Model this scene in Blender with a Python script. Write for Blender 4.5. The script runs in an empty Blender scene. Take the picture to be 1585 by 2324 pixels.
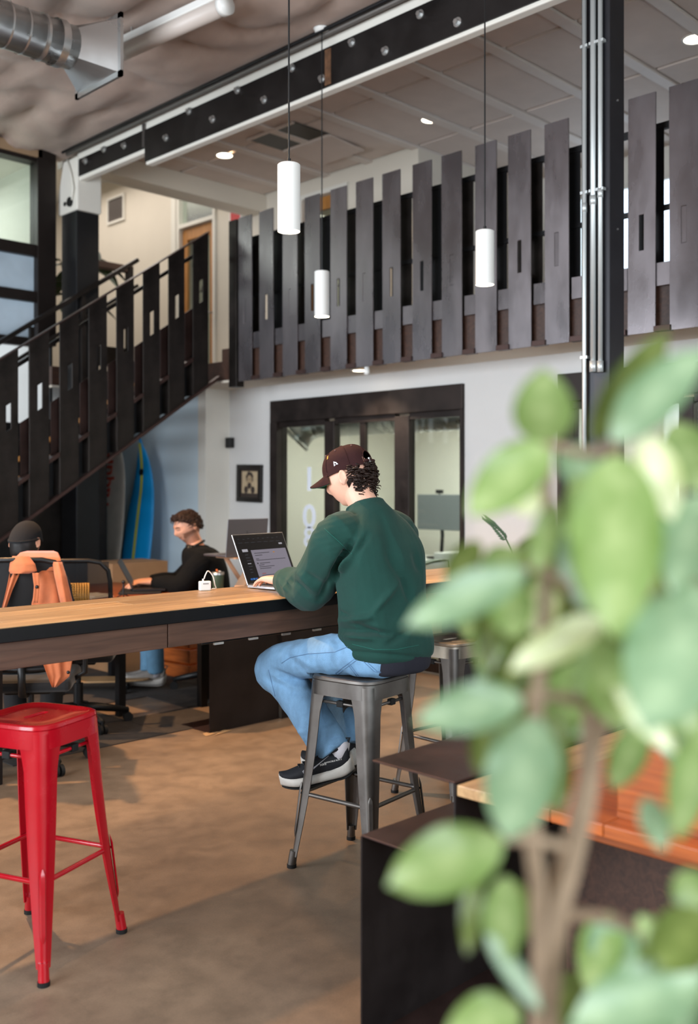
import bpy, bmesh, math, random
import numpy as np
from mathutils import Vector, Matrix, noise, Quaternion
random.seed(7)
SC = bpy.context.scene
COL = SC.collection
PI = math.pi
Q2 = math.sqrt(2.0)
FPX = 35.0/36.0*2324.0
HOR = 1105.0
CAMH = 1.5

# ------------------------------------------------------------------ camera
cam_d = bpy.data.cameras.new('camera')
cam_d.sensor_fit = 'VERTICAL'
cam_d.sensor_height = 36.0
cam_d.lens = 35.0
cam_d.shift_y = -(2324/2-HOR)/2324.0
cam_d.clip_start = 0.05
cam_d.dof.use_dof = True
cam_d.dof.focus_distance = 4.0
cam_d.dof.aperture_fstop = 1.9
cam = bpy.data.objects.new('camera', cam_d)
cam.location = (0, 0, CAMH)
cam.rotation_euler = (PI/2, 0, -PI/4)
COL.objects.link(cam)
SC.camera = cam

# ------------------------------------------------------------------ view, world, lights
vs = SC.view_settings
vs.view_transform = 'Standard'; vs.look = 'None'; vs.gamma = 1.0; vs.use_curve_mapping = False
vs.exposure = 0.35
SC.cycles.use_denoising = True
SC.cycles.use_adaptive_sampling = True
SC.cycles.adaptive_threshold = .025
SC.cycles.max_bounces = 6
SC.cycles.diffuse_bounces = 3
SC.cycles.glossy_bounces = 3
SC.cycles.transmission_bounces = 6
SC.cycles.transparent_max_bounces = 8
SC.cycles.caustics_reflective = False
SC.cycles.caustics_refractive = False
SC.cycles.sample_clamp_indirect = 4.0

w = bpy.data.worlds.new('daylight'); SC.world = w
w.use_nodes = True
bg = w.node_tree.nodes['Background']
bg.inputs[0].default_value = (0.75, 0.87, 1.0, 1)
bg.inputs[1].default_value = 1.1

def kelvin(t):
    return {2700: (1.0, 0.56, 0.26), 3000: (1.0, 0.64, 0.36), 3500: (1.0, 0.75, 0.5), 4000: (1.0, 0.84, 0.66), 5000: (1.0, .93, .86), 6500: (1, 1, 1), 7500: (.86, .92, 1.0)}[t]

def area(name, loc, target, sx, sy, power, col, spread=PI):
    d = bpy.data.lights.new(name, 'AREA'); d.shape = 'RECTANGLE'; d.size = sx; d.size_y = sy
    d.energy = power; d.color = col; d.spread = spread
    o = bpy.data.objects.new(name, d); COL.objects.link(o); o.location = loc
    o.rotation_euler = (Vector(target)-Vector(loc)).to_track_quat('-Z', 'Y').to_euler()
    return o
def spot(name, loc, target, power, col, angle=70, blend=.6, size=.06):
    d = bpy.data.lights.new(name, 'SPOT'); d.energy = power; d.color = col
    d.spot_size = math.radians(angle); d.spot_blend = blend; d.shadow_soft_size = size
    o = bpy.data.objects.new(name, d); COL.objects.link(o); o.location = loc
    o.rotation_euler = (Vector(target)-Vector(loc)).to_track_quat('-Z', 'Y').to_euler()
    return o
def point(name, loc, power, col, size=.1):
    d = bpy.data.lights.new(name, 'POINT'); d.energy = power; d.color = col; d.shadow_soft_size = size
    o = bpy.data.objects.new(name, d); COL.objects.link(o); o.location = loc
    return o

# daylight entering through the windows in the two walls behind the camera
area('window_light_west', (-2.85, 4.6, 2.3), (3, 4.9, 1.8), 6.6, 2.8, 520, kelvin(7500))
area('window_light_south', (1.2, -2.35, 2.2), (2, 3, 1.5), 4.6, 2.4, 220, kelvin(7500))
# fill light added over the stair well; lamps of rooms behind the glass
area('stairwell_fill', (6.2, 11.2, 5.55), (6.2, 11.2, 0), 1.6, 3.2, 42, kelvin(5000))
area('office_panel_light', (7.5, 5.9, 2.4), (7.5, 5.9, 0), 1.6, 2.6, 80, kelvin(5000))
area('second_office_panel_light', (7.5, 2.6, 2.4), (7.5, 2.6, 0), 1.4, 1.8, 60, kelvin(5000))
area('glass_room_panel_light', (2.6, 10.4, 4.6), (2.6, 10.4, 0), 3.4, 1.6, 85, kelvin(6500))

# ------------------------------------------------------------------ pixel helpers (the photograph is 1585 x 2324)
def W(px, py, Z):
    s = (px-792.5)/FPX; t = (HOR-py)/FPX
    return Vector((Z*(1+s)/Q2, Z*(1-s)/Q2, CAMH+t*Z))
def XZ(X, Z, h=0.0):
    return Vector(((X+Z)/Q2, (Z-X)/Q2, h))
def proj(p):
    X = (p[0]-p[1])/Q2; Z = (p[0]+p[1])/Q2
    return 792.5+FPX*X/Z, HOR-FPX*(p[2]-CAMH)/Z, Z
def on_u(px, py, u):
    return W(px, py, u*Q2/(1+(px-792.5)/FPX))
def on_v(px, py, v):
    return W(px, py, v*Q2/(1-(px-792.5)/FPX))
def on_h(px, py, h):
    return W(px, py, (CAMH-h)*FPX/(py-HOR))

# ------------------------------------------------------------------ materials
def lin(c):
    return tuple((x/12.92 if x <= .04045 else ((x+.055)/1.055)**2.4) for x in [v/255.0 for v in c])+(1.0,)
MATS = {}
def mat(name, col, rough=.5, metal=0., var=0., vscale=6., bump=0., bscale=80., spec=.5, coat=0., sheen=0., emit=None, estr=0.,
        trans=0., alpha=1., stretch=(1, 1, 1), col2=None, rvar=0., detail=4, sss=0., coords='Object', rnd=0., ior=1.45):
    if name in MATS: return MATS[name]
    m = bpy.data.materials.new(name); m.use_nodes = True
    nt = m.node_tree; N = nt.nodes; L = nt.links
    b = N['Principled BSDF']
    c = lin(col)
    b.inputs['Base Color'].default_value = c
    b.inputs['Roughness'].default_value = rough
    b.inputs['Metallic'].default_value = metal
    b.inputs['Specular IOR Level'].default_value = spec
    b.inputs['Coat Weight'].default_value = coat
    b.inputs['Coat Roughness'].default_value = .12
    b.inputs['Sheen Weight'].default_value = sheen
    b.inputs['Transmission Weight'].default_value = trans
    b.inputs['Alpha'].default_value = alpha
    b.inputs['IOR'].default_value = ior
    if sss:
        b.inputs['Subsurface Weight'].default_value = sss
        b.inputs['Subsurface Radius'].default_value = (.01, .004, .002)
    if emit is not None:
        b.inputs['Emission Color'].default_value = lin(emit); b.inputs['Emission Strength'].default_value = estr
    if var or bump or rvar or rnd:
        tc = N.new('ShaderNodeTexCoord'); mp = N.new('ShaderNodeMapping')
        mp.inputs['Scale'].default_value = stretch
        L.new(tc.outputs[coords], mp.inputs['Vector'])
        src = mp.outputs['Vector']
        oi = N.new('ShaderNodeObjectInfo')
        if rnd:
            ad = N.new('ShaderNodeVectorMath'); ad.operation = 'ADD'
            ml = N.new('ShaderNodeVectorMath'); ml.operation = 'SCALE'; ml.inputs['Scale'].default_value = 37.0
            cx = N.new('ShaderNodeCombineXYZ')
            for i in range(3): L.new(oi.outputs['Random'], cx.inputs[i])
            L.new(cx.outputs[0], ml.inputs[0]); L.new(src, ad.inputs[0]); L.new(ml.outputs[0], ad.inputs[1])
            src = ad.outputs[0]
        if var or rvar:
            n = N.new('ShaderNodeTexNoise'); n.inputs['Scale'].default_value = vscale; n.inputs['Detail'].default_value = detail
            n.inputs['Roughness'].default_value = .6
            L.new(src, n.inputs['Vector'])
        if var:
            mx = N.new('ShaderNodeMix'); mx.data_type = 'RGBA'
            d = lin(col2) if col2 else tuple(max(0, x*(1-var)) for x in c[:3])+(1,)
            e = c if col2 else tuple(min(1, x*(1+var)) for x in c[:3])+(1,)
            mx.inputs['A'].default_value = d; mx.inputs['B'].default_value = e
            rp = N.new('ShaderNodeMapRange'); rp.inputs['From Min'].default_value = .3; rp.inputs['From Max'].default_value = .7
            L.new(n.outputs['Fac'], rp.inputs['Value']); L.new(rp.outputs['Result'], mx.inputs['Factor'])
            out = mx.outputs['Result']
            if rnd:
                hs = N.new('ShaderNodeHueSaturation')
                mr = N.new('ShaderNodeMapRange'); mr.inputs['To Min'].default_value = 1-rnd; mr.inputs['To Max'].default_value = 1+rnd
                L.new(oi.outputs['Random'], mr.inputs['Value']); L.new(mr.outputs['Result'], hs.inputs['Value'])
                L.new(out, hs.inputs['Color']); out = hs.outputs['Color']
            L.new(out, b.inputs['Base Color'])
        if rvar:
            mr2 = N.new('ShaderNodeMapRange'); mr2.inputs['From Min'].default_value = .3; mr2.inputs['From Max'].default_value = .7
            mr2.inputs['To Min'].default_value = max(.02, rough-rvar); mr2.inputs['To Max'].default_value = min(1, rough+rvar)
            L.new(n.outputs['Fac'], mr2.inputs['Value']); L.new(mr2.outputs['Result'], b.inputs['Roughness'])
        if bump:
            n2 = N.new('ShaderNodeTexNoise'); n2.inputs['Scale'].default_value = bscale; n2.inputs['Detail'].default_value = 3
            L.new(src, n2.inputs['Vector'])
            bp = N.new('ShaderNodeBump'); bp.inputs['Strength'].default_value = bump; bp.inputs['Distance'].default_value = .01
            L.new(n2.outputs['Fac'], bp.inputs['Height']); L.new(bp.outputs['Normal'], b.inputs['Normal'])
    MATS[name] = m
    return m
def emis(name, col, strength):
    return mat(name, col, .5, emit=col, estr=strength)
def glass(name, tint=(230, 238, 235), rough=.02, amount=.12):
    # thin pane: mostly see-through with a mirror-like sheen
    if name in MATS: return MATS[name]
    m = bpy.data.materials.new(name); m.use_nodes = True
    nt = m.node_tree; N = nt.nodes; L = nt.links
    for n in list(N): N.remove(n)
    o = N.new('ShaderNodeOutputMaterial'); t = N.new('ShaderNodeBsdfTransparent'); g = N.new('ShaderNodeBsdfGlossy'); mx = N.new('ShaderNodeMixShader')
    t.inputs[0].default_value = lin(tint); g.inputs['Roughness'].default_value = rough
    fr = N.new('ShaderNodeLayerWeight'); fr.inputs['Blend'].default_value = .5
    pw = N.new('ShaderNodeMath'); pw.operation = 'POWER'; pw.inputs[1].default_value = 4.0; L.new(fr.outputs['Facing'], pw.inputs[0])
    ad = N.new('ShaderNodeMath'); ad.operation = 'MULTIPLY_ADD'; ad.inputs[1].default_value = .6; ad.inputs[2].default_value = .04
    L.new(pw.outputs[0], ad.inputs[0]); L.new(ad.outputs[0], mx.inputs[0])
    L.new(t.outputs[0], mx.inputs[1]); L.new(g.outputs[0], mx.inputs[2]); L.new(mx.outputs[0], o.inputs[0])
    MATS[name] = m
    return m
def wood(name, c1, c2, axis=0, rough=.4, scale=3., rnd=.12):
    if name in MATS: return MATS[name]
    m = bpy.data.materials.new(name); m.use_nodes = True
    nt = m.node_tree; N = nt.nodes; L = nt.links; b = N['Principled BSDF']
    tc = N.new('ShaderNodeTexCoord'); mp = N.new('ShaderNodeMapping')
    sc_ = [14., 14., 14.]; sc_[axis] = 1.1
    mp.inputs['Scale'].default_value = sc_
    oi = N.new('ShaderNodeObjectInfo')
    ml = N.new('ShaderNodeVectorMath'); ml.operation = 'SCALE'; ml.inputs['Scale'].default_value = 91.0
    cx = N.new('ShaderNodeCombineXYZ')
    for i in range(3): L.new(oi.outputs['Random'], cx.inputs[i])
    L.new(cx.outputs[0], ml.inputs[0])
    ad = N.new('ShaderNodeVectorMath'); ad.operation = 'ADD'
    L.new(tc.outputs['Object'], mp.inputs[0]); L.new(mp.outputs[0], ad.inputs[0]); L.new(ml.outputs[0], ad.inputs[1])
    n = N.new('ShaderNodeTexNoise'); n.inputs['Scale'].default_value = scale; n.inputs['Detail'].default_value = 6; n.inputs['Distortion'].default_value = .8
    L.new(ad.outputs[0], n.inputs['Vector'])
    mr = N.new('ShaderNodeMapRange'); mr.inputs['From Min'].default_value = .3; mr.inputs['From Max'].default_value = .72
    L.new(n.outputs['Fac'], mr.inputs['Value'])
    mx = N.new('ShaderNodeMix'); mx.data_type = 'RGBA'; mx.inputs['A'].default_value = lin(c1); mx.inputs['B'].default_value = lin(c2)
    L.new(mr.outputs[0], mx.inputs['Factor'])
    hs = N.new('ShaderNodeHueSaturation'); m2 = N.new('ShaderNodeMapRange'); m2.inputs['To Min'].default_value = 1-rnd; m2.inputs['To Max'].default_value = 1+rnd
    L.new(oi.outputs['Random'], m2.inputs['Value']); L.new(m2.outputs[0], hs.inputs['Value']); L.new(mx.outputs['Result'], hs.inputs['Color'])
    L.new(hs.outputs[0], b.inputs['Base Color'])
    b.inputs['Roughness'].default_value = rough
    bp = N.new('ShaderNodeBump'); bp.inputs['Strength'].default_value = .12; bp.inputs['Distance'].default_value = .004
    L.new(n.outputs['Fac'], bp.inputs['Height']); L.new(bp.outputs[0], b.inputs['Normal'])
    MATS[name] = m
    return m

# ------------------------------------------------------------------ mesh helpers
class MB:
    def __init__(s): s.v = []; s.f = []
    def add(s, vs_, fs):
        o = len(s.v); s.v += [tuple(x) for x in vs_]; s.f += [tuple(i+o for i in f) for f in fs]; return s
    def box(s, x0, x1, y0, y1, z0, z1):
        return s.add([(x0, y0, z0), (x1, y0, z0), (x1, y1, z0), (x0, y1, z0), (x0, y0, z1), (x1, y0, z1), (x1, y1, z1), (x0, y1, z1)],
                     [(3, 2, 1, 0), (4, 5, 6, 7), (0, 1, 5, 4), (1, 2, 6, 5), (2, 3, 7, 6), (3, 0, 4, 7)])
    def obox(s, M, sx, sy, sz):
        p = [(-1, -1, -1), (1, -1, -1), (1, 1, -1), (-1, 1, -1), (-1, -1, 1), (1, -1, 1), (1, 1, 1), (-1, 1, 1)]
        return s.add([M @ Vector((a*sx/2, b*sy/2, c*sz/2)) for a, b, c in p],
                     [(3, 2, 1, 0), (4, 5, 6, 7), (0, 1, 5, 4), (1, 2, 6, 5), (2, 3, 7, 6), (3, 0, 4, 7)])
    def bar(s, a, b, w_, h_, up=(0, 0, 1)):
        a = Vector(a); b = Vector(b); d = (b-a); l = d.length; d.normalize()
        up = Vector(up)
        x = d.cross(up)
        if x.length < 1e-5: x = d.cross(Vector((1, 0, 0)))
        x.normalize(); z = x.cross(d)
        M = Matrix((x, d, z)).transposed().to_4x4(); M.translation = (a+b)/2
        return s.obox(M, w_, l, h_)
    def prism(s, poly, axis, a, b):
        # poly: list of 2d points; axis 0/1/2 is the extrusion axis
        def mk(p, t):
            if axis == 0: return (t, p[0], p[1])
            if axis == 1: return (p[0], t, p[1])
            return (p[0], p[1], t)
        n = len(poly)
        vs_ = [mk(p, a) for p in poly]+[mk(p, b) for p in poly]
        fs = [tuple(range(n-1, -1, -1)), tuple(range(n, 2*n))]+[(i, (i+1) % n, n+(i+1) % n, n+i) for i in range(n)]
        return s.add(vs_, fs)
    def tube(s, pts, r, n=10, cap=True):
        pts = [Vector(p) for p in pts]
        rs = r if isinstance(r, (list, tuple)) else [r]*len(pts)
        rings = []; ref = None
        for i, p in enumerate(pts):
            d = (pts[min(i+1, len(pts)-1)]-pts[max(i-1, 0)]).normalized()
            if ref is None:
                ref = d.cross(Vector((0, 0, 1)))
                if ref.length < .05: ref = d.cross(Vector((1, 0, 0)))
            ref = (ref-d*ref.dot(d)).normalized()
            y = d.cross(ref)
            rings.append([p+(ref*math.cos(2*PI*k/n)+y*math.sin(2*PI*k/n))*rs[i] for k in range(n)])
        return s.loft(rings, cap)
    def loft(s, rings, cap=True, closed=True):
        n = len(rings[0]); vs_ = [q for r in rings for q in r]; fs = []
        for i in range(len(rings)-1):
            for k in range(n if closed else n-1):
                a = i*n+k; b = i*n+(k+1) % n
                fs.append((a, b, b+n, a+n))
        if cap and closed:
            fs.append(tuple(range(n-1, -1, -1))); fs.append(tuple(range((len(rings)-1)*n, len(rings)*n)))
        return s.add(vs_, fs)
    def lathe(s, prof, c=(0, 0, 0), n=20, cap=True):
        rings = [[(c[0]+r*math.cos(2*PI*k/n), c[1]+r*math.sin(2*PI*k/n), c[2]+z) for k in range(n)] for r, z in prof]
        return s.loft(rings, cap)
    def disc(s, c, r, n=20):
        return s.add([(c[0]+r*math.cos(2*PI*k/n), c[1]+r*math.sin(2*PI*k/n), c[2]) for k in range(n)], [tuple(range(n))])
    def ball(s, c, rx, ry=None, rz=None, n=14, m=9):
        ry = ry or rx; rz = rz or rx
        rings = []
        for j in range(m+1):
            t = PI*(j+.02)/(m+.04)
            rings.append([(c[0]+rx*math.sin(t)*math.cos(2*PI*k/n), c[1]+ry*math.sin(t)*math.sin(2*PI*k/n), c[2]-rz*math.cos(t)) for k in range(n)])
        return s.loft(rings)
    def xf(s, M):
        s.v = [tuple(M @ Vector(p)) for p in s.v]; return s
    def mesh(s, name, bevel=0, seg=2):
        me = bpy.data.meshes.new(name); me.from_pydata(s.v, [], s.f); me.update()
        bm = bmesh.new(); bm.from_mesh(me)
        bmesh.ops.recalc_face_normals(bm, faces=bm.faces)
        if bevel:
            es = [e for e in bm.edges if e.is_manifold and e.calc_face_angle(0) > .6]
            bmesh.ops.bevel(bm, geom=es, offset=bevel, segments=seg, affect='EDGES', profile=.5, clamp_overlap=True)
        bm.to_mesh(me); bm.free()
        return me
    def build(s, name, m, parent=None, smooth=False, bevel=0, seg=2, auto=None):
        me = s.mesh(name, bevel, seg)
        if smooth:
            me.polygons.foreach_set('use_smooth', [True]*len(me.polygons))
        if auto:
            me.polygons.foreach_set('use_smooth', [True]*len(me.polygons)); me.set_sharp_from_angle(angle=math.radians(auto))
        return link(name, me, m, parent)
def link(name, me, m, parent=None):
    o = bpy.data.objects.new(name, me)
    if m is not None:
        if len(me.materials) == 0: me.materials.append(m)
        elif me.materials[0] != m:
            o.material_slots[0].link = 'OBJECT'; o.material_slots[0].material = m
    COL.objects.link(o)
    if parent is not None: o.parent = parent
    return o
def thing(name, label, cat, loc=(0, 0, 0), rz=0., group=None):
    o = bpy.data.objects.new(name, None); COL.objects.link(o); o.empty_display_size = .1
    o.location = loc; o.rotation_euler = (0, 0, rz)
    o['label'] = label; o['category'] = cat
    if group: o['group'] = group
    return o
def tag(o, label, cat, group=None):
    o['label'] = label; o['category'] = cat
    if group: o['group'] = group
    return o
def struct(o, label=None, cat=None):
    o['kind'] = 'structure'
    if label: o['label'] = label
    if cat: o['category'] = cat
    return o
def dup(o, parent=None):
    c = o.copy(); COL.objects.link(c); c.parent = parent
    for ch in list(o.children): dup(ch, c)
    return c
def rect_hole(x0, x1, z0, z1, hx0, hx1, hz0, hz1, y0, y1, slope=0.):
    # plate in the xz plane with one rectangular hole; slope shears z with x (stair plates)
    def q(x, z): return z+slope*(x-x0)
    P = [(x0, z0), (x1, z0), (x1, z1), (x0, z1), (hx0, hz0), (hx1, hz0), (hx1, hz1), (hx0, hz1)]
    mb = MB(); vs_ = [(x, y0, q(x, z)) for x, z in P]+[(x, y1, q(x, z)) for x, z in P]
    fr = [(0, 1, 5, 4), (1, 2, 6, 5), (2, 3, 7, 6), (3, 0, 4, 7)]
    fs = fr+[tuple(8+i for i in reversed(f)) for f in fr]
    for a, b in ((0, 1), (1, 2), (2, 3), (3, 0)): fs.append((a, b, b+8, a+8))
    for a, b in ((4, 5), (5, 6), (6, 7), (7, 4)): fs.append((b, a, a+8, b+8))
    return mb.add(vs_, fs)
def text_mesh(s, size, depth=.0, align='CENTER', bold=False, shear=0):
    c = bpy.data.curves.new('lettering', 'FONT'); c.body = s; c.size = size; c.extrude = depth
    c.align_x = align; c.align_y = 'CENTER'; c.resolution_u = 3; c.shear = shear
    if bold: c.offset = size*.018
    o = bpy.data.objects.new('lettering', c); COL.objects.link(o)
    bpy.context.view_layer.update()
    me = bpy.data.meshes.new_from_object(o.evaluated_get(bpy.context.evaluated_depsgraph_get()))
    bpy.data.objects.remove(o); bpy.data.curves.remove(c)
    return me
def frame_M(o, x, y, z):
    M = Matrix((Vector(x).normalized(), Vector(y).normalized(), Vector(z).normalized())).transposed().to_4x4(); M.translation = Vector(o); return M

# common materials
M_steel = mat('blackened_steel', (118, 112, 114), .3, .78, var=.18, vscale=4, bump=.04, bscale=120, rvar=.1, rnd=.14, stretch=(1, 1, .35))
M_steel_dark = mat('dark_painted_steel', (24, 24, 26), .45, .3, var=.2, vscale=6)
M_stair = mat('raw_stair_steel', (46, 41, 38), .42, .7, var=.35, vscale=5, rvar=.1)
M_rustplate = mat('waxed_brown_steel', (70, 52, 48), .42, .6, var=.3, vscale=4, rvar=.1, bump=.04, bscale=150)
M_galv = mat('galvanised_steel', (196, 197, 196), .3, .9, var=.05, vscale=3, rvar=.05)
M_emt = mat('satin_conduit_steel', (196, 202, 202), .4, .55, var=.04, vscale=3)
M_shadesteel = mat('shade_darkened_steel', (38, 32, 31), .45, .5, var=.3, vscale=4, rvar=.1)  # brown plate steel darkened, shade of the folded interiors painted in
M_white = mat('white_paint', (222, 218, 208), .6, var=.03, vscale=2)
M_cream = mat('cream_wall_paint', (214, 205, 190), .7, var=.03, vscale=1.5, bump=.03, bscale=200)
M_grey_wall = mat('pale_grey_wall_paint', (205, 203, 200), .7, var=.03, vscale=1.5, bump=.03, bscale=200)
M_black = mat('black_plastic', (18, 18, 19), .45)
M_blackrub = mat('black_rubber', (14, 14, 14), .7)
M_glass = glass('clear_glass')
M_oak = wood('oak_planks', (150, 114, 76), (200, 162, 116), 0, .36, rnd=.3)
M_redwood = wood('red_brown_wood', (104, 52, 26), (142, 78, 40), 0, .4)
M_orangewood = wood('painted_warm_lit_wood', (134, 64, 22), (178, 92, 36), 1, .4)  # wood with warm orange light painted into its colour
M_doorwood = wood('amber_door_wood', (150, 98, 44), (180, 124, 62), 2, .45)
M_darkwood = wood('dark_brown_wood', (52, 34, 26), (78, 52, 40), 0, .5)
M_lampglow = emis('lit_lamp_disc', (255, 236, 205), 14.)
M_enamel = mat('white_enamel', (228, 228, 224), .35, coat=.2)
# ================================================================== STRUCTURE
Z_HALL = 4.68; Z_MEZZ = 4.8; Z_WELL = 5.67; DECK0 = 2.45; DECK1 = 2.65
U_RAIL = 5.59; U_WALL = 6.08; U_UP = 7.3; V_LEFT = 8.75; V_STAIR = 7.25; U_BEAM = 4.8

def concrete():
    m = bpy.data.materials.new('polished_concrete'); m.use_nodes = True
    nt = m.node_tree; N = nt.nodes; L = nt.links; b = N['Principled BSDF']
    tc = N.new('ShaderNodeTexCoord')
    n1 = N.new('ShaderNodeTexNoise'); n1.inputs['Scale'].default_value = 1.1; n1.inputs['Detail'].default_value = 7; n1.inputs['Roughness'].default_value = .62
    n2 = N.new('ShaderNodeTexNoise'); n2.inputs['Scale'].default_value = 7; n2.inputs['Detail'].default_value = 6; n2.inputs['Roughness'].default_value = .7
    n3 = N.new('ShaderNodeTexNoise'); n3.inputs['Scale'].default_value = 160; n3.inputs['Detail'].default_value = 2
    for n in (n1, n2, n3): L.new(tc.outputs['Object'], n.inputs['Vector'])
    a = N.new('ShaderNodeMix'); a.data_type = 'RGBA'; a.inputs['A'].default_value = lin((116, 98, 82)); a.inputs['B'].default_value = lin((154, 132, 110))
    r1 = N.new('ShaderNodeMapRange'); r1.inputs['From Min'].default_value = .3; r1.inputs['From Max'].default_value = .7
    L.new(n1.outputs['Fac'], r1.inputs['Value']); L.new(r1.outputs[0], a.inputs['Factor'])
    c = N.new('ShaderNodeMix'); c.data_type = 'RGBA'; c.blend_type = 'MULTIPLY'; c.inputs['Factor'].default_value = .75
    r2 = N.new('ShaderNodeMapRange'); r2.inputs['From Min'].default_value = .33; r2.inputs['From Max'].default_value = .6; r2.inputs['To Min'].default_value = .66; r2.inputs['To Max'].default_value = 1.04
    L.new(n2.outputs['Fac'], r2.inputs['Value']); L.new(a.outputs['Result'], c.inputs['A']); L.new(r2.outputs[0], c.inputs['B'])
    d = N.new('ShaderNodeMix'); d.data_type = 'RGBA'; d.blend_type = 'MULTIPLY'; d.inputs['Factor'].default_value = .3
    L.new(c.outputs['Result'], d.inputs['A']); L.new(n3.outputs['Fac'], d.inputs['B'])
    # fine cracks and control joints
    L.new(d.outputs['Result'], b.inputs['Base Color'])
    r3 = N.new('ShaderNodeMapRange'); r3.inputs['To Min'].default_value = .3; r3.inputs['To Max'].default_value = .6
    L.new(n2.outputs['Fac'], r3.inputs['Value']); L.new(r3.outputs[0], b.inputs['Roughness'])
    b.inputs['Specular IOR Level'].default_value = .4
    bp = N.new('ShaderNodeBump'); bp.inputs['Strength'].default_value = .06; bp.inputs['Distance'].default_value = .004
    L.new(n3.outputs['Fac'], bp.inputs['Height']); L.new(bp.outputs[0], b.inputs['Normal'])
    return m
struct(MB().box(-3.2, 9.2, -2.7, 14, -.12, 0).build('floor', concrete()), 'polished brown concrete floor')

# wrinkled insulation fabric under the hall roof
def hall_ceiling():
    mb = MB(); nx, ny = 120, 150
    x0, x1, y0, y1 = -3.2, 4.86, -2.7, V_LEFT+.1
    for j in range(ny+1):
        for i in range(nx+1):
            x = x0+(x1-x0)*i/nx; y = y0+(y1-y0)*j/ny
            p = Vector((x*1.1+y*.35, y*.55-x*.3, 0))
            r = 1-abs(noise.noise(p*1.7)); r2 = 1-abs(noise.noise(p*4.1+Vector((7, 3, 0))))
            e = min(1, max(0, (4.8-x)/.4), )
            d = (.10*(r**3)+.035*(r2**4)+.05*noise.noise(p*.6+Vector((1, 5, 2)))) - .06
            mb.v.append((x, y, Z_HALL-.02+d*e))
    for j in range(ny):
        for i in range(nx):
            a = j*(nx+1)+i
            mb.f.append((a, a+nx+1, a+nx+2, a+1))
    o = mb.build('ceiling', mat('insulation_fabric', (172, 152, 140), .62, var=.08, vscale=2, bump=.1, bscale=30, sheen=.1), smooth=True)
    return struct(o, 'wrinkled brown insulation fabric ceiling of the hall')
hall_ceiling()
struct(MB().box(-3.2, 4.98, -2.7, 8.85, 4.8, 4.9).build('roof_deck', M_darkwood), 'roof deck above the fabric ceiling')

# mezzanine slab and soffit
struct(MB().box(U_RAIL+.05, 9.2, -2.7, 14, DECK0+.02, DECK1).box(4.7, U_RAIL+.05, V_LEFT-.05, 14, DECK0+.02, DECK1).build('floor_mezzanine', M_darkwood), 'dark mezzanine floor slab')
struct(MB().box(U_RAIL+.03, 9.2, -2.7, 14, DECK0, DECK0+.02).box(4.7, U_RAIL+.03, V_LEFT-.05, 14, DECK0, DECK0+.02).build('ceiling_soffit', M_cream), 'cream soffit under the mezzanine')

# walls under the mezzanine
def wall(name, m, label, *boxes):
    mb = MB()
    for b in boxes: mb.box(*b)
    return struct(mb.build(name, m), label)
vA0 = on_u(1055, 1000, U_WALL).y; vA1 = on_u(618, 1000, U_WALL).y
vB1 = on_u(1270, 1000, U_WALL).y; vB0 = 2.0
ZF = 2.3
wall('wall_office', M_grey_wall, 'pale grey wall around the office fronts', (U_WALL, U_WALL+.12, -2.7, vB0, 0, DECK0), (U_WALL, U_WALL+.12, vB1, vA0, 0, DECK0),
     (U_WALL, U_WALL+.12, vA1, 7.74, 0, DECK0), (U_WALL, U_WALL+.12, vB0, vB1, ZF, DECK0), (U_WALL, U_WALL+.12, vA0, vA1, ZF, DECK0))
wall('wall_return', M_white, 'narrow white wall return beside the framed portrait', (5.79, U_WALL+.12, 7.74, 7.86, 0, DECK0))
wall('wall_stair_back', mat('daylight_tinted_wall', (200, 216, 224), .7, var=.03, vscale=1.5, bump=.03, bscale=200), 'wall under the stairs tinted with painted blue daylight', (5.79, 5.91, 7.86, 9.6, 0, DECK0))  # blue cast of daylight painted into the wall colour
# wall on the stair side: dark steel panels below, white band, glazing above
lw = struct(thing('window_7', 'frosted window band with added glow behind the stair slats', 'window'))
M_glow_glass = mat('frosted_glow_glass', (206, 208, 206), .5, emit=(196, 202, 204), estr=.55)  # panes emit an added glow in place of daylight behind them
for k in range(8):
    MB().box(-3.2+.99*k+.01, -3.2+.99*(k+1)-.01, V_LEFT+.03, V_LEFT+.04, 2.1, 2.84).build('pane', M_glow_glass, lw)
    MB().box(-3.2+.99*(k+1)-.012, -3.2+.99*(k+1)+.012, V_LEFT+.0, V_LEFT+.06, 2.1, 2.84).build('glazing_bar', M_steel_dark, lw)
lp = struct(MB().box(-3.2, 5.34, V_LEFT+.02, V_LEFT+.12, 0, 2.1).build('wall_under_stair', M_steel_dark), 'dark steel panel wall under the stairs')
u = 1.6
pm = MB().box(0, .395, -.012, .018, 0, 2.095).mesh('panel', .004)
for k in range(9):
    o = link('panel', pm, M_stair if k % 3 else M_steel_dark, lp); o.location = (1.72+.4*k, V_LEFT, .002)
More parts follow.
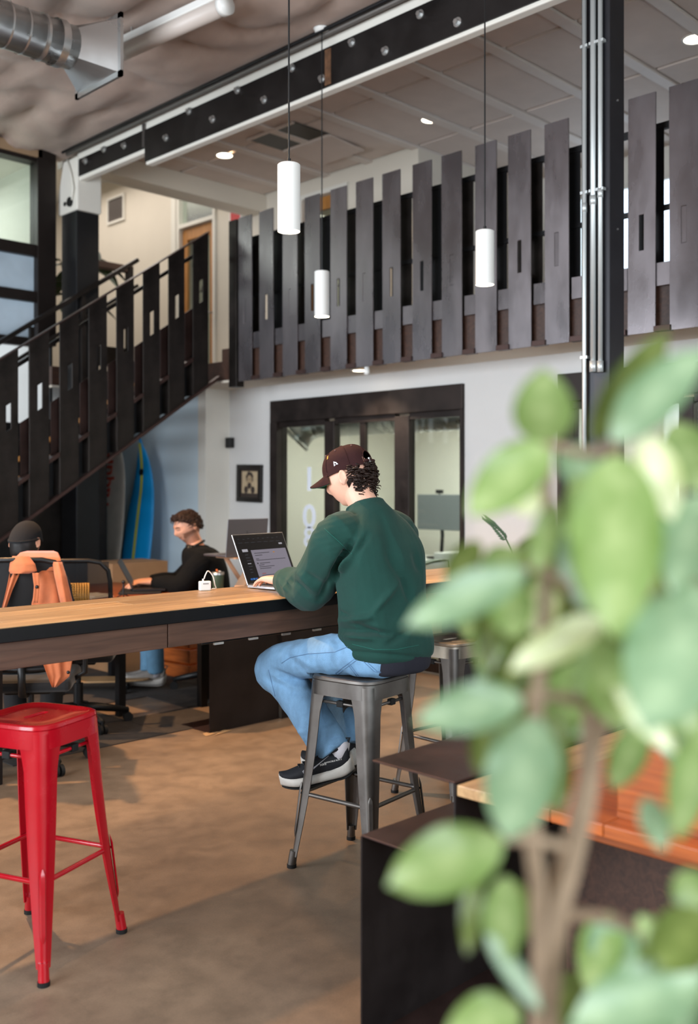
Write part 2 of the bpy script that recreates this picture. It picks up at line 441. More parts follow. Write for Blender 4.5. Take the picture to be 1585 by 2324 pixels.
# walls behind the camera, each with a wide window
def window_wall(name, label, axis, at, a0, a1, w0, w1, z0, z1, th):
    mb = MB(); lo, hi = sorted((at, at-th))
    def bx(p, q, r, s): mb.box(lo, hi, p, q, r, s) if axis == 0 else mb.box(p, q, lo, hi, r, s)
    bx(a0, w0, 0, Z_HALL+.2); bx(w1, a1, 0, Z_HALL+.2); bx(w0, w1, 0, z0); bx(w0, w1, z1, Z_HALL+.2)
    return struct(mb.build(name, M_white), label)
window_wall('wall_west', 'white wall with the wide daylight window', 0, -3.0, -2.7, 9, 1.2, 8.0, .7, 3.8, .15)
window_wall('wall_south', 'white wall with the street window', 1, -2.5, -3.2, 9.2, -1.4, 3.8, .8, 3.6, .15)
def big_window(name, axis, at, w0, w1, z0, z1, n, label):
    fr = MB(); lo, hi = at-.12, at-.04
    def bx(p, q, r, s, l=lo, h=hi): fr.box(l, h, p, q, r, s) if axis == 0 else fr.box(p, q, l, h, r, s)
    t = struct(thing(name, label, 'window')); 
    bx(w0, w1, z0, z0+.06); bx(w0, w1, z1-.06, z1)
    for i in range(n+1):
        c = w0+(w1-w0)*i/n; bx(max(w0, c-.03), min(w1, c+.03), z0, z1)
    fr.build('window_frame', M_steel_dark, t)
    for i in range(n):
        p = w0+(w1-w0)*i/n+.03; q = w0+(w1-w0)*(i+1)/n-.03
        g = MB(); m_ = (lo+hi)/2
        g.box(m_-.004, m_+.004, p, q, z0+.06, z1-.06) if axis == 0 else g.box(p, q, m_-.004, m_+.004, z0+.06, z1-.06)
        g.build('pane', M_glass, t)
big_window('window_3', 0, -3.0, 1.2, 8.0, .7, 3.8, 5, 'wide daylight window behind the seating area')
big_window('window_4', 1, -2.5, -1.4, 3.8, .8, 3.6, 4, 'wide street window beside the planting')
# mezzanine back wall and the room shells behind the glazing
vd0, vd1 = on_u(492, 600, U_UP).y, on_u(405, 600, U_UP).y     # upper door
vo0, vo1 = 7.3, 8.05                                          # second upper door
zdh = 4.66
wall('wall_mezzanine', M_cream, 'cream back wall of the mezzanine', (U_UP, U_UP+.12, 6.35, vo0, DECK1, Z_WELL), (U_UP+.12, 9.0, 6.35, 6.47, DECK1, Z_WELL),
     (U_UP, U_UP+.12, vo1, vd0, DECK1, Z_WELL), (U_UP, U_UP+.12, vd1, 13.6, DECK1, Z_WELL), (U_UP, U_UP+.12, vo0, vo1, zdh, Z_WELL), (U_UP, U_UP+.12, vd0, vd1, 5.5, Z_WELL))
wall('wall_well_end', M_white, 'white end wall of the stair well', (2.0, U_UP+.12, 13.5, 13.62, DECK1, Z_WELL))
wall('wall_well_side', M_white, 'white side wall of the stair well', (4.72, 4.84, V_LEFT+.35, 13.5, DECK1, Z_WELL))
wall('ceiling_well', M_white, 'white ceiling over the stair well', (4.72, U_UP+.12, 8.95, 13.6, Z_WELL, Z_WELL+.1), (4.9, U_UP+.12, 8.86, 8.96, 4.62, Z_WELL+.1))
wall('wall_glass_room', M_white, 'white walls of the room behind the stair glazing', (-1.2, -1.1, V_LEFT+.15, 11.8, 2.66, 4.68), (-1.2, 4.72, 11.7, 11.8, 2.66, 4.68), (-1.2, 4.72, V_LEFT+.13, 11.8, 4.68, 4.75), (-1.2, 4.72, V_LEFT+.13, 11.8, 2.6, 2.66))
wall('wall_office_back', M_white, 'white walls inside the glazed offices', (8.9, 9.0, -2.7, 8.2, 0, DECK0), (U_WALL+.12, 9, 8.1, 8.2, 0, DECK0), (U_WALL+.12, 9, 4.18, 4.28, 0, DECK0))
# bright room behind the mezzanine
wall('wall_upper_office', M_white, 'white walls of the rooms behind the mezzanine doors', (9.0, 9.1, -2.7, 13.6, DECK1, Z_WELL), (U_UP+.12, 9.1, 13.5, 13.6, DECK1, Z_WELL), (U_UP+.12, 9.1, 1.0, 1.1, DECK1, Z_WELL), (U_UP+.12, 9.1, 1.0, 13.6, Z_WELL, Z_WELL+.08))
area('upper_office_panel_light', (8.2, 9.5, 5.5), (8.2, 9.5, 0), 1.2, 3.4, 60, kelvin(5000))
area('upper_end_panel_light', (8.2, 3.0, 5.5), (8.2, 3.0, 0), 1.2, 2.4, 40, kelvin(7500))

# dropped mezzanine ceiling: panels between flat battens
cm = struct(MB().box(4.98, 9.0, -2.7, 8.86, Z_MEZZ+.03, Z_MEZZ+.08).build('ceiling_mezzanine', M_cream), 'panelled mezzanine ceiling with flat battens')
M_panel = mat('ceiling_panel', (206, 190, 178), .75, var=.06, vscale=3, bump=.06, bscale=90, rnd=.03)
M_batten = mat('ceiling_batten', (214, 202, 192), .6, var=.04, vscale=3)
pn = MB().box(0, 1.11, 0, .5, 0, .03).mesh('panel', .004); bt = MB().box(0, 4.0, 0, .1, -.016, .03).mesh('batten', .003)
for k in range(13):
    v0 = 8.2-.62*k
    for j in range(4 if v0 < 6.1 else 2):
        if j > 1 and k > 11: break
        o = link('panel', pn, M_panel, cm); o.location = (5.0+1.15*j, v0+.11, Z_MEZZ)
    o = link('batten', bt, M_batten, cm); o.location = (5.0, v0, Z_MEZZ)
struct(MB().box(4.98, U_UP, 8.62, 8.86, 4.6, 4.8).build('trim_1', M_cream, bevel=.005), 'cream bulkhead at the end of the mezzanine ceiling')
struct(MB().box(U_UP-.02, U_UP, 8.1, vd0-.12, DECK1, DECK1+.1).build('baseboard_mezzanine', M_white), 'white baseboard along the mezzanine')

# recessed lights and detectors
def downlight(name, px, py, zc, label, power, r=.075, angle=120):
    p = W(px, py, (zc-CAMH)*FPX/(HOR-py))
    t = thing(name, label, 'light', (p.x, p.y, zc), 0, 'recessed ceiling downlights')
    MB().lathe([(r+.018, -.006), (r+.018, .0), (r, .0), (r, -.006)], n=24, cap=False).build('trim_ring', M_enamel, t, True)
    MB().disc((0, 0, -.003), r, 24).build('lens', M_lampglow, t)
    spot('downlight_beam', (p.x, p.y, zc-.03), (p.x, p.y, 0), power, kelvin(4000), angle, .5, .06)
downlight('recessed_downlight', 510, 352, Z_MEZZ-.002, 'round lit downlight in mezzanine ceiling nearest the dark hatch', 60)
downlight('recessed_downlight', 977, 271, Z_MEZZ-.002, 'round lit downlight in mezzanine ceiling above middle of the balcony', 60)
downlight('recessed_downlight', 1577, 88, Z_MEZZ-.002, 'round lit downlight in mezzanine ceiling at the frame edge beyond the post', 60)
downlight('recessed_downlight', 818, 840, DECK0-.002, 'small lit downlight in the soffit under the balcony', 40, .06)
p = W(833, 830, (DECK0-CAMH)*FPX/(HOR-830))
tag(MB().lathe([(.02, -.07), (.024, -.05), (.018, 0)], (p.x, p.y, DECK0), 14).build('sprinkler_head', M_enamel, None, True), 'small white sprinkler head beside the soffit downlight', 'sprinkler')
p = W(283, 384, (Z_WELL-CAMH)*FPX/(HOR-384))
tag(MB().box(p.x-.06, p.x+.06, p.y-.1, p.y+.1, Z_WELL-.05, Z_WELL).build('motion_sensor', M_black, None, bevel=.01), 'small black sensor on the stair well ceiling', 'sensor')
# ceiling hatch; a black plate paints the dark of its opening
h0 = on_u(690, 350, 6.0)
t = thing('ceiling_hatch', 'dark open access hatch in mezzanine ceiling above the balcony', 'hatch', (6.05, 7.0, Z_MEZZ-.004))
MB().box(-.06, .4, -.3, .35, -.006, 0).build('dark_plate', M_black, t)
MB().bar((-.06, .35, -.01), (-.06, -.3, -.01), .03, .015).bar((.4, .35, -.01), (.4, -.3, -.01), .03, .015).build('hatch_frame', M_batten, t)
MB().obox(Matrix.Translation((.62, .02, -.02)) @ Matrix.Rotation(.08, 4, 'Y'), .5, .62, .012).build('hatch_panel', M_panel, t)

# ------------------------------------------------------------------ big bolted beam with its timber core
t = thing('steel_beam', 'long black bolted steel beam on white timber under the fabric ceiling', 'beam', (0, 0, 0))
t['kind'] = 'structure'
v_end = 8.45; v_step = on_u(328, 320, U_BEAM).y
M_beam = mat('black_beam_plate', (34, 30, 29), .5, .5, var=.35, vscale=3, rvar=.1)
MB().box(U_BEAM, U_BEAM+.012, -2.4, v_step, 4.29, 4.565).build('side_plate', M_beam, t, bevel=.002)
MB().box(U_BEAM+.004, U_BEAM+.014, v_step+.02, v_end, 4.41, 4.57).build('side_plate', M_beam, t, bevel=.002)
MB().box(U_BEAM+.013, U_BEAM+.085, -2.4, v_step, 4.265, 4.64).build('timber_core', M_white, t, bevel=.008)
MB().box(U_BEAM+.014, U_BEAM+.085, v_step, v_end-.02, 4.375, 4.64).build('timber_core', M_white, t, bevel=.008)
MB().box(U_BEAM-.005, U_BEAM+.02, v_step-.005, v_step+.03, 4.42, 4.62).build('joint_plate', mat('dull_steel', (110, 106, 104), .4, .8), t)
bolt = MB().tube([(0, 0, 0), (-.008, 0, 0)], .03, 14).tube([(-.008, 0, 0), (-.03, 0, 0)], .017, 6).mesh('bolt')
for (px, py) in [(195, 366), (237, 330), (283, 331), (378, 313), (430, 250), (484, 271), (540, 205), (601, 227), (664, 155), (732, 179), (800, 97), (876, 116), (955, 33), (1040, 51)]:
    q = on_u(px, py, U_BEAM); o = link('bolt', bolt, M_galv, t); o.location = (U_BEAM, q.y, min(4.55, max(4.31, q.z)))
q = on_u(745, 165, U_BEAM)
MB().box(U_BEAM-.003, U_BEAM, q.y-.03, q.y+.03, 4.3, 4.55).build('rust_patch', mat('rusty_steel', (96, 66, 44), .8, var=.4, vscale=20), t)
# conduit and cables along the top of the beam
for k, (du, dz, r, nm) in enumerate([(-.05, 4.63, .02, 'grey'), (-.1, 4.635, .014, 'dark'), (-.02, 4.655, .015, 'upper')]):
    tag(MB().tube([(U_BEAM+du, -2.4, dz), (U_BEAM+du, 2.5, dz+.006), (U_BEAM+du, 5, dz-.004), (U_BEAM+du, 8.5, dz)], r, 10).build('electrical_conduit', M_steel_dark if k == 1 else mat('grey_conduit', (120, 116, 112), .45, .5), None, True),
        ['grey electrical conduit running along the top of the black beam', 'thin dark cable run beside the beam conduit', 'slim upper conduit tucked against the fabric ceiling'][k], 'conduit', 'conduits above the beam')
# bracket at the end of the beam and the two columns
t = thing('beam_bracket', 'white bolted bracket holding the beam end on the far column', 'bracket', (U_BEAM, 8.45, 4.1))
MB().prism([(-.06, 0), (.3, 0), (.3, .2), (.2, .5), (-.06, .5)], 0, -.01, .25).build('bracket_plate', M_white, t, bevel=.012)
MB().tube([(-.012, .06, .09), (-.03, .06, .09)], .045, 16).tube([(-.012, .16, .09), (-.02, .16, .09)], .02, 10).build('eye_bolt', M_black, t)
MB().tube([(-.02, .02, .1), (-.03, -.02, .2), (-.03, .02, .34), (-.02, .1, .5)], .01, 8).build('cable_loop', M_white, t, True)
struct(MB().box(U_BEAM-.0, U_BEAM+.24, 8.42, 8.7, 0, 4.1).build('column_far', M_steel_dark, bevel=.006), 'black steel column beside the stair glazing', 'column')
pc = W(1384, 1000, 5.4)
t = thing('steel_column', 'tall black steel column with silver conduits in front of the balcony', 'column', (0, 0, 0)); t['kind'] = 'structure'
PU, PV = U_BEAM-.02, on_u(1385, 500, U_BEAM-.02).y
pv1 = on_u(1320, 500, PU).y; pu1 = on_v(1418, 500, PV).x
MB().box(PU, pu1, PV, pv1, 0, Z_HALL+.1).build('shaft', mat('charcoal_painted_steel', (40, 40, 44), .38, .3, var=.15, vscale=5), t, bevel=.006)
MB().box(PU-.015, pu1+.02, PV-.015, pv1+.02, 0, .02).build('base_plate', M_steel_dark, t)
for z in (.25, .7, 1.4, 2.9, 3.6): MB().tube([(pu1*.5+PU*.5, PV-.006, z), (pu1*.5+PU*.5, PV, z)], .006, 8).build('screw', M_galv, t)
for k, (px, y0, r) in enumerate([(1332, None, .0125), (1352, 845, .016), (1368, 845, .013)]):
    v = on_u(px, 500, PU).y; z0 = .3 if y0 is None else on_u(px, y0, PU).z
    c = MB().tube([(PU-.022, v, z0), (PU-.022, v, Z_HALL+.05)], r, 12)
    o = c.build('steel_conduit', M_emt, None, True)
    tag(o, ['long silver conduit nearest the balcony slats running full height of the column', 'thick silver conduit in the middle of the column face', 'silver conduit nearest the column corner'][k], 'conduit', 'silver conduits on the column')
    if y0: MB().tube([(PU-.022, v, z0), (PU-.022, v, z0+.06)], r*1.3, 12).build('coupling', M_emt, o, True)
    MB().tube([(PU-.022, v, 3.0+.03*k), (PU-.022, v, 3.05+.03*k)], r*1.2, 12).build('coupling', M_emt, o, True)
    for z in ((.9, 1.6, 2.2, 3.1, 3.9) if y0 is None else (3.1, 3.9)): MB().box(PU-.024-r*.6, PU, v-.022, v+.022, z, z+.015).build('clip', M_emt, o)

# ------------------------------------------------------------------ office front (room 108)
M_frame = mat('brown_black_steel_frame', (44, 36, 33), .5, .5, var=.4, vscale=4, rvar=.12)
def office_front(name, label, v0, v1, stiles, mull, hdr):
    t = struct(thing(name, label, 'window'))
    U0, U1 = U_WALL-.03, U_WALL+.1
    MB().box(U0, U1, v0, v1, ZF-hdr, ZF).build('header', M_frame, t, bevel=.006)
    MB().box(U0, U1, v0, v0+.025, 0, ZF-hdr).build('jamb', M_frame, t)
    MB().box(U0, U1, v1-.1, v1, 0, ZF-hdr).build('jamb', M_frame, t)
    edges = [v0+.025]
    for (a, b) in stiles:
        MB().box(U0+.02, U1-.03, a, b, .02, ZF-hdr-.02).build('stile', M_frame, t, bevel=.004); edges += [a, b]
    edges.append(v1-.1)
    for (a, b) in mull:
        MB().box(U0+.04, U1-.05, a, b, .1, ZF-hdr-.03).build('glazing_bar', M_frame, t)
    for i in range(0, len(edges), 2):
        a, b = edges[i], edges[i+1]
        MB().box(U0+.03, U1-.04, a, b, .02, .12).build('bottom_rail', M_frame, t)
        MB().box(U0+.03, U1-.04, a, b, ZF-hdr-.05, ZF-hdr).build('top_rail', M_frame, t)
        MB().box(U_WALL+.03, U_WALL+.036, a, b, .12, ZF-hdr-.05).build('pane', M_glass, t)
    return t
fu = U_WALL
def vv(px): return on_u(px, 1000, fu).y
t = office_front('window_1', 'black steel framed sliding glass front of office 108', vA0, vA1, [(vv(930), vv(897)), (vv(760), vv(738))], [(vv(826), vv(815))], .2)
for ch, py in (('1', 1090), ('0', 1175), ('8', 1222)):
    me = text_mesh(ch, .3 if ch != '8' else .26, 0, bold=True); me.transform(Matrix.Diagonal((1.25, 1, 1, 1)))
    o = link('door_number', me, mat('frosted_vinyl', (214, 220, 230), .6), t)
    q = on_u(697, py, U_WALL)
    o.matrix_world = frame_M((U_WALL+.028, q.y, q.z), (0, -1, 0), (0, 0, 1), (-1, 0, 0))
t = office_front('window_2', 'black steel framed glass front of the second office behind the plant', vB0, vB1, [(2.95, 3.05)], [], .2)
# spiral duct inside office 108
def spiral_duct(name, label, a, b, r, n=22, m=None, flange=True):
    a = Vector(a); b = Vector(b); t = thing(name, label, 'duct', a)
    d = b-a; l = d.length; k = max(2, int(l/.11)); rings = []
    MB().tube([Vector((0, 0, 0)), d], r, n).build('pipe', m or M_galv, t, True)
    rib = MB()
    for i in range(1, k):
        c = d*(i/k); e = d.normalized()*.006
        rib.tube([c-e, c+e], r+.005, n, cap=False)
    rib.build('seam', m or M_galv, t, True)
    return t
spiral_duct('office_duct', 'silver spiral duct under the ceiling inside office 108', (6.75, 4.3, 2.12), (6.75, 7.2, 2.12), .13)
t = thing('duct_boot', 'angled silver duct boot at the end of office duct', 'duct', (6.75, 7.2, 2.12))
MB().tube([(0, 0, 0), (-.05, .1, -.03), (-.12, .17, -.12)], [.13, .14, .16], 16).build('elbow', M_galv, t, True)
MB().tube([(-.12, .17, -.12), (-.14, .19, -.15)], .175, 16).build('collar', M_galv, t, True)

# ------------------------------------------------------------------ glazing over the stair (left)
t = struct(thing('window_5', 'dark framed glazing of sectional panels behind the stairs', 'window'))
VG0, VG1 = V_LEFT-.04, V_LEFT+.1
def gz(py): return on_v(100, py, V_LEFT).z
M_gframe = mat('dark_bronze_frame', (34, 27, 24), .45, .4, var=.2, vscale=5)
MB().box(-3.2, 4.6, VG0, VG1, 4.56, 4.68).build('top_rail', M_gframe, t)
MB().box(4.55, 4.74, VG0-.02, VG1, 2.84, 4.7).build('jamb', M_gframe, t, bevel=.004)
for (a, b) in ((3.67, 3.78), (3.24, 3.34), (2.82, 2.9)):
    MB().box(-3.2, 4.55, VG0, VG1, a, b).build('rail', M_gframe, t, bevel=.004)
for i, (a, b) in enumerate(((3.78, 4.56), (3.34, 3.67), (2.9, 3.24))):
    for (p_, q_) in ((-3.2, -.6), (-.54, 1.9), (1.96, 4.55)):
        MB().box(p_, q_, V_LEFT+.02, V_LEFT+.028, a, b).build('pane', M_glass if i == 0 else mat('frosted_glass', (176, 192, 204), .35, var=.25, vscale=1.2, spec=.6), t)
for p_ in (-.57, 1.93): MB().box(p_-.03, p_+.03, VG0, VG1, 2.9, 4.56).build('stile', M_gframe, t)
struct(MB().box(-3.2, 4.6, VG0-.02, VG0+.02, 4.6, 4.7).build('trim_2', mat('tan_trim', (150, 124, 96), .6), bevel=.004), 'tan timber trim above the stair glazing')
# things behind that glazing
q = on_v(76, 460, 11.6)
t = struct(thing('door_2', 'white door in the room behind the stair glazing', 'door', (3.9, 11.66, 2.66)))
MB().box(0, .75, 0, .04, 0, 2.0).build('leaf', M_enamel, t, bevel=.004); MB().tube([(.66, 0, .95), (.66, -.05, .95), (.56, -.05, .95)], .012, 8).build('handle', M_galv, t, True)
t = thing('linear_lamp', 'slim lit linear lamp in the room behind the stair glazing', 'light', (2.9, 10.0, 4.1))
MB().box(-.5, .62, -.02, .02, 0, .05).build('housing', M_enamel, t); MB().box(-.5, .62, -.018, .018, -.004, 0).build('tube', M_lampglow, t)
MB().tube([(-.4, 0, .05), (-.4, 0, .6)], .004, 6).tube([(.5, 0, .05), (.5, 0, .6)], .004, 6).build('hanger', M_galv, t)

# ------------------------------------------------------------------ mezzanine doors, vent, signs
def upper_door(name, label, v0, v1, zt, number=None, transom=None):
    t = struct(thing(name, label, 'door', (U_UP, v0, DECK1)))
    w_ = v1-v0; h = zt-DECK1
    fr = MB().box(-.03, .1, 0, .05, 0, h).box(-.03, .1, w_-.05, w_, 0, h).box(-.03, .1, .05, w_-.05, h-.05, h)
    fr.build('door_frame', M_white, t, bevel=.004)
    lf = MB().box(.02, .06, .06, .16, .02, h-.06).box(.02, .06, w_-.16, w_-.06, .02, h-.06).box(.02, .06, .16, w_-.16, .02, .24).box(.02, .06, .16, w_-.16, h-.2, h-.06)
    leaf = lf.build('leaf', M_doorwood, t, bevel=.004)
    MB().box(.036, .042, .16, w_-.16, .24, h-.2).build('pane', M_glass, t)
    MB().tube([(.02, .11, .95), (-.04, .11, .95), (-.04, .22, .95)], .012, 8).build('handle', M_galv, t, True)
    if number:
        me = text_mesh(number, .26); o = link('door_number', me, M_black, t)
        o.matrix_local = frame_M((.03, w_*.42, h*.62), (0, -1, 0), (0, 0, 1), (-1, 0, 0))
    if transom:
        z1 = transom-DECK1
        MB().box(-.03, .1, 0, .05, h, z1).box(-.03, .1, w_-.05, w_, h, z1).box(-.03, .1, 0, w_, z1, z1+.06).build('transom_frame', M_white, t, bevel=.004)
        MB().box(.036, .042, .05, w_-.05, h, z1).build('transom_pane', M_glass, t)
    return t
upper_door('door_1', 'amber wood glazed door with transom at the top of the stairs', vd0, vd1, zdh+.1, '2', 5.5)
upper_door('door_3', 'amber wood door behind the balcony slats', vo0, vo1, zdh)
spiral_duct('upper_office_duct', 'silver spiral duct seen through the transom', (8.0, 9.2, 5.25), (8.0, 13.2, 5.25), .2)
t = struct(thing('window_6', 'bright window on the mezzanine seen between the slats', 'window', (8.9, 4.3, 3.1)))
MB().box(0, .1, 0, .05, 0, 1.4).box(0, .1, 1.25, 1.3, 0, 1.4).box(0, .1, .05, 1.25, 0, .05).box(0, .1, .05, 1.25, 1.35, 1.4).build('window_frame', M_white, t)
MB().box(.04, .046, .05, 1.25, .05, 1.35).build('pane', emis('daylit_pane', (200, 220, 240), 2.2), t)
q0 = on_u(248, 470, U_UP)
t = thing('wall_vent', 'grey louvred vent on the cream wall above the stairs', 'vent', (U_UP-.002, q0.y, on_u(262, 507, U_UP).z))
vw = on_u(248, 470, U_UP).y-on_u(283, 470, U_UP).y; vh = .33
MB().box(-.025, 0, -vw-.02, .02, 0, .03).box(-.025, 0, -vw-.02, .02, vh, vh+.03).box(-.025, 0, -vw-.02, -vw+.01, .03, vh).box(-.025, 0, -.01, .02, .03, vh).build('vent_frame', M_white, t)
MB().box(-.004, -.001, -vw, 0, .03, vh).build('backing', M_steel_dark, t)
sl = MB().obox(Matrix.Rotation(.6, 4, 'Y'), .03, vw-.02, .004).mesh('slat')
for k in range(11):
    o = link('slat', sl, mat('vent_grey', (150, 142, 138), .5), t); o.location = (-.014, -vw/2, .045+k*(vh-.05)/11)
struct(MB().box(U_UP-.03, U_UP, vd1+.02, vd1+.12, DECK1, Z_WELL).box(U_UP-.03, U_UP, on_u(180, 470, U_UP).y, on_u(180, 470, U_UP).y+.08, DECK1, Z_WELL).build('trim_3', M_white, bevel=.004), 'white upright trim beside the upper door')
q = on_u(526, 570, 7.27)
t = thing('notice_board', 'tall red white and blue notice on the wall behind the balcony', 'sign', (U_UP-.004, q.y, 3.55))
MB().box(-.012, 0, -.16, .06, .0, 1.25).build('backing', M_enamel, t)
M_red = mat('printed_red', (190, 40, 44), .5); M_blue = mat('printed_blue', (60, 120, 190), .5)
MB().box(-.014, -.012, -.14, .04, 1.0, 1.2).box(-.014, -.012, -.14, .04, .8, .88).box(-.014, -.012, -.14, .04, .06, .24).build('red_panel', M_red, t)
MB().box(-.014, -.012, -.14, .04, .28, .52).build('blue_panel', M_blue, t)
# ================================================================== BALCONY RAILING
R = thing('balcony_railing', 'dark raw steel slat railing along the mezzanine balcony', 'railing', (U_RAIL, 0, 0))
SW = .185; SP = .2945
def slat_mesh():
    # local: x = along -v (width), z up, y thickness; placed facing -u
    return rect_hole(0, SW, 2.44, 3.9, .075, .108, 2.95, 3.17, -.005, .005).mesh('slat', .0012, 1)
sm = slat_mesh()
ins = MB().box(.0765, .1065, -.002, .004, 2.952, 3.168).mesh('slot_insert')
v1st = on_u(543, 700, U_RAIL).y
ROT = Matrix.Rotation(-PI/2, 4, 'Z')
filled = {0, 2, 5, 8, 11, 14}
vend = -1.0
k = 0
while v1st-SP*k > vend:
    v = v1st-SP*k
    o = link('slat', sm, M_steel, R)
    o.matrix_local = Matrix.Translation((0, v, 0)) @ Matrix.Rotation(math.radians(random.uniform(-.25, .25)), 4, 'X') @ ROT
    if k in filled or k > 14 and k % 3 == 2:
        link('slot_insert', ins, M_steel, o)
    k += 1
NS = k
im = MB().box(0, .2, -.004, .004, 2.74, 3.72).mesh('inner_slat')
for k in range(NS+1):
    o = link('inner_slat', im, M_steel_dark if k % 2 else M_stair, R)
    o.matrix_local = Matrix.Translation((.1, v1st-SP*k+.005, 0)) @ ROT
band = MB().box(0, SP-SW-.004, -.004, .004, 2.72, 2.86).mesh('kick_plate', .001, 1)
sill = MB().box(0, SP-SW-.004, -.03, .02, 2.44, 2.475).mesh('sill_plate', .001, 1)
for k in range(NS):
    o = link('kick_plate', band, M_steel, R); o.matrix_local = Matrix.Translation((.012, v1st-SP*k-SW-.002, 0)) @ ROT
    o = link('sill_plate', sill, M_rustplate, R); o.matrix_local = Matrix.Translation((.012, v1st-SP*k-SW-.002, 0)) @ ROT
MB().box(.09, .13, vend, v1st+.25, 3.70, 3.74).build('top_rail', M_steel_dark, R, bevel=.004)
MB().box(.04, .05, vend, v1st+.3, 2.452, 2.76).build('fascia', M_darkwood, R)
MB().box(.0, .09, v1st+.04, v1st+.15, 2.4, 3.9).build('corner_post', M_stair, R, bevel=.004)
MB().box(.09, .12, vend, v1st+.2, 3.2, 3.23).build('mid_rail', M_steel_dark, R)

# ================================================================== STAIRCASE
S = thing('staircase', 'raw dark steel staircase with slatted side and wooden treads', 'staircase', (0, V_STAIR, 0))
SL = .672; UT = 5.45
def zb(u): return 2.43+SL*(u-UT)
PW = .168; PP = .26
ssm = rect_hole(0, PW, 0, 1.36, .07, .11, .78, .98, -.006, .006, SL).mesh('side_slat', .0012, 1)
n_st = 14
for k in range(n_st):
    u1 = UT-PP*k; u0 = u1-PW
    if zb(u0) < .02: break
    o = link('side_slat', ssm, M_stair, S); o.location = (u0, 0, zb(u0))
nk = k
ub = UT-PP*nk+.05
# stringers, lower trim bar, panels between the slats
def para(u0, u1, a, b, y0, y1):
    return MB().add([(u0, y0, zb(u0)+a), (u1, y0, zb(u1)+a), (u1, y0, zb(u1)+b), (u0, y0, zb(u0)+b), (u0, y1, zb(u0)+a), (u1, y1, zb(u1)+a), (u1, y1, zb(u1)+b), (u0, y1, zb(u0)+b)],
                    [(0, 1, 2, 3), (7, 6, 5, 4), (0, 4, 5, 1), (1, 5, 6, 2), (2, 6, 7, 3), (3, 7, 4, 0)])
para(ub, UT+.12, -.03, 0, -.02, .03).build('bottom_bar', M_rustplate, S)
para(ub, UT+.0, 1.36, 1.372, -.03, .03).build('top_bar', M_rustplate, S)
para(ub, UT+.05, 0, .33, .09, .1).build('stringer', M_steel_dark, S)
pp_ = None
for k in range(nk):
    u1 = UT-PP*k-PW; u0 = u1-(PP-PW)
    para(u0, u1, .3, .335, -.01, .09).build('ledge_plate', M_rustplate, S)
    para(u1-.045, u1+.06, .335, .76, .055, .065).build('inner_slat', M_rustplate, S)
    para(u1-.008, u1, .0, .335, -.004, .09).build('rib', M_stair, S)
tm = MB().box(0, .3, .12, 1.12, -.045, 0).mesh('tread', .004)
rm = MB().box(0, .02, .12, 1.12, -.14, -.045).mesh('riser_slat')
for k in range(1, 15):
    z = 2.65-.1767*k; uu = 5.42-.2625*k
    if z < .1: break
    o = link('tread', tm, M_doorwood, S); o.location = (uu-.02, 0, z)  # amber wood on the treads paints in their orange light
    for e in range(2):
        o = link('riser_slat', rm, M_darkwood, S); o.location = (uu+.26, 0, z+.03)
        break
para(ub, UT+.05, 0, .33, 1.12, 1.13).build('stringer', M_steel_dark, S)
# far handrail and posts
hr = MB().bar((ub+.1, 1.14, zb(ub+.1)+1.3), (UT-.0, 1.14, zb(UT)+1.3), .05, .04)
hr.build('handrail', M_stair, S, bevel=.005)
hr = MB().bar((ub+.1, 1.14, zb(ub+.1)+1.05), (UT, 1.14, zb(UT)+1.05), .03, .03).build('guard_rail', M_stair, S)
for k in range(0, nk, 2):
    u0 = UT-.1-PP*k
    MB().box(u0, u0+.04, 1.12, 1.16, zb(u0), zb(u0)+1.28).build('post', M_stair, S)
MB().bar((ub+.1, .08, zb(ub+.1)+1.22), (UT, .08, zb(UT)+1.22), .03, .03).build('near_handrail', M_stair, S)
# landing guard between the far column and the stair head
G = thing('landing_guard', 'brown wooden guard rail on the landing beside the far column', 'railing', (4.86, V_LEFT-.02, DECK1))
MB().box(.2, .74, -.04, .04, 1.02, 1.09).build('top_rail', M_darkwood, G, bevel=.006)
MB().box(.68, .74, -.03, .03, 0, 1.02).build('post', M_stair, G); MB().box(.2, .25, -.03, .03, 0, 1.02).build('post', M_stair, G)
MB().box(.25, .68, -.01, .01, .05, .25).build('kick_plate', M_stair, G)

# ================================================================== HALL CEILING FITTINGS
a = W(258, 128, (4.5-CAMH)/((HOR-128)/FPX)); b = W(512, 12, (4.5-CAMH)/((HOR-12)/FPX))
t = thing('tube_fixture', 'white tubular fluorescent fixture hanging under the fabric ceiling', 'light', a)
d = b-a; d.z = 0
MB().tube([(0, 0, 0), d], .055, 16).build('diffuser', mat('fixture_diffuser', (196, 186, 178), .4), t, True)
MB().bar((0, 0, .06), (d.x, d.y, .06), .1, .05).build('housing', M_enamel, t, bevel=.006)
e = d.normalized()
MB().tube([-e*.02, e*.03], .062, 16).build('end_cap', M_enamel, t, True)
MB().tube([d-e*.03, d+e*.02], .062, 16).build('end_cap', M_enamel, t, True)
MB().tube([e*.2+Vector((0, 0, .08)), e*.2+Vector((0, 0, .3))], .006, 6).tube([d-e*.2+Vector((0, 0, .08)), d-e*.2+Vector((0, 0, .3))], .006, 6).build('hanger', M_galv, t)
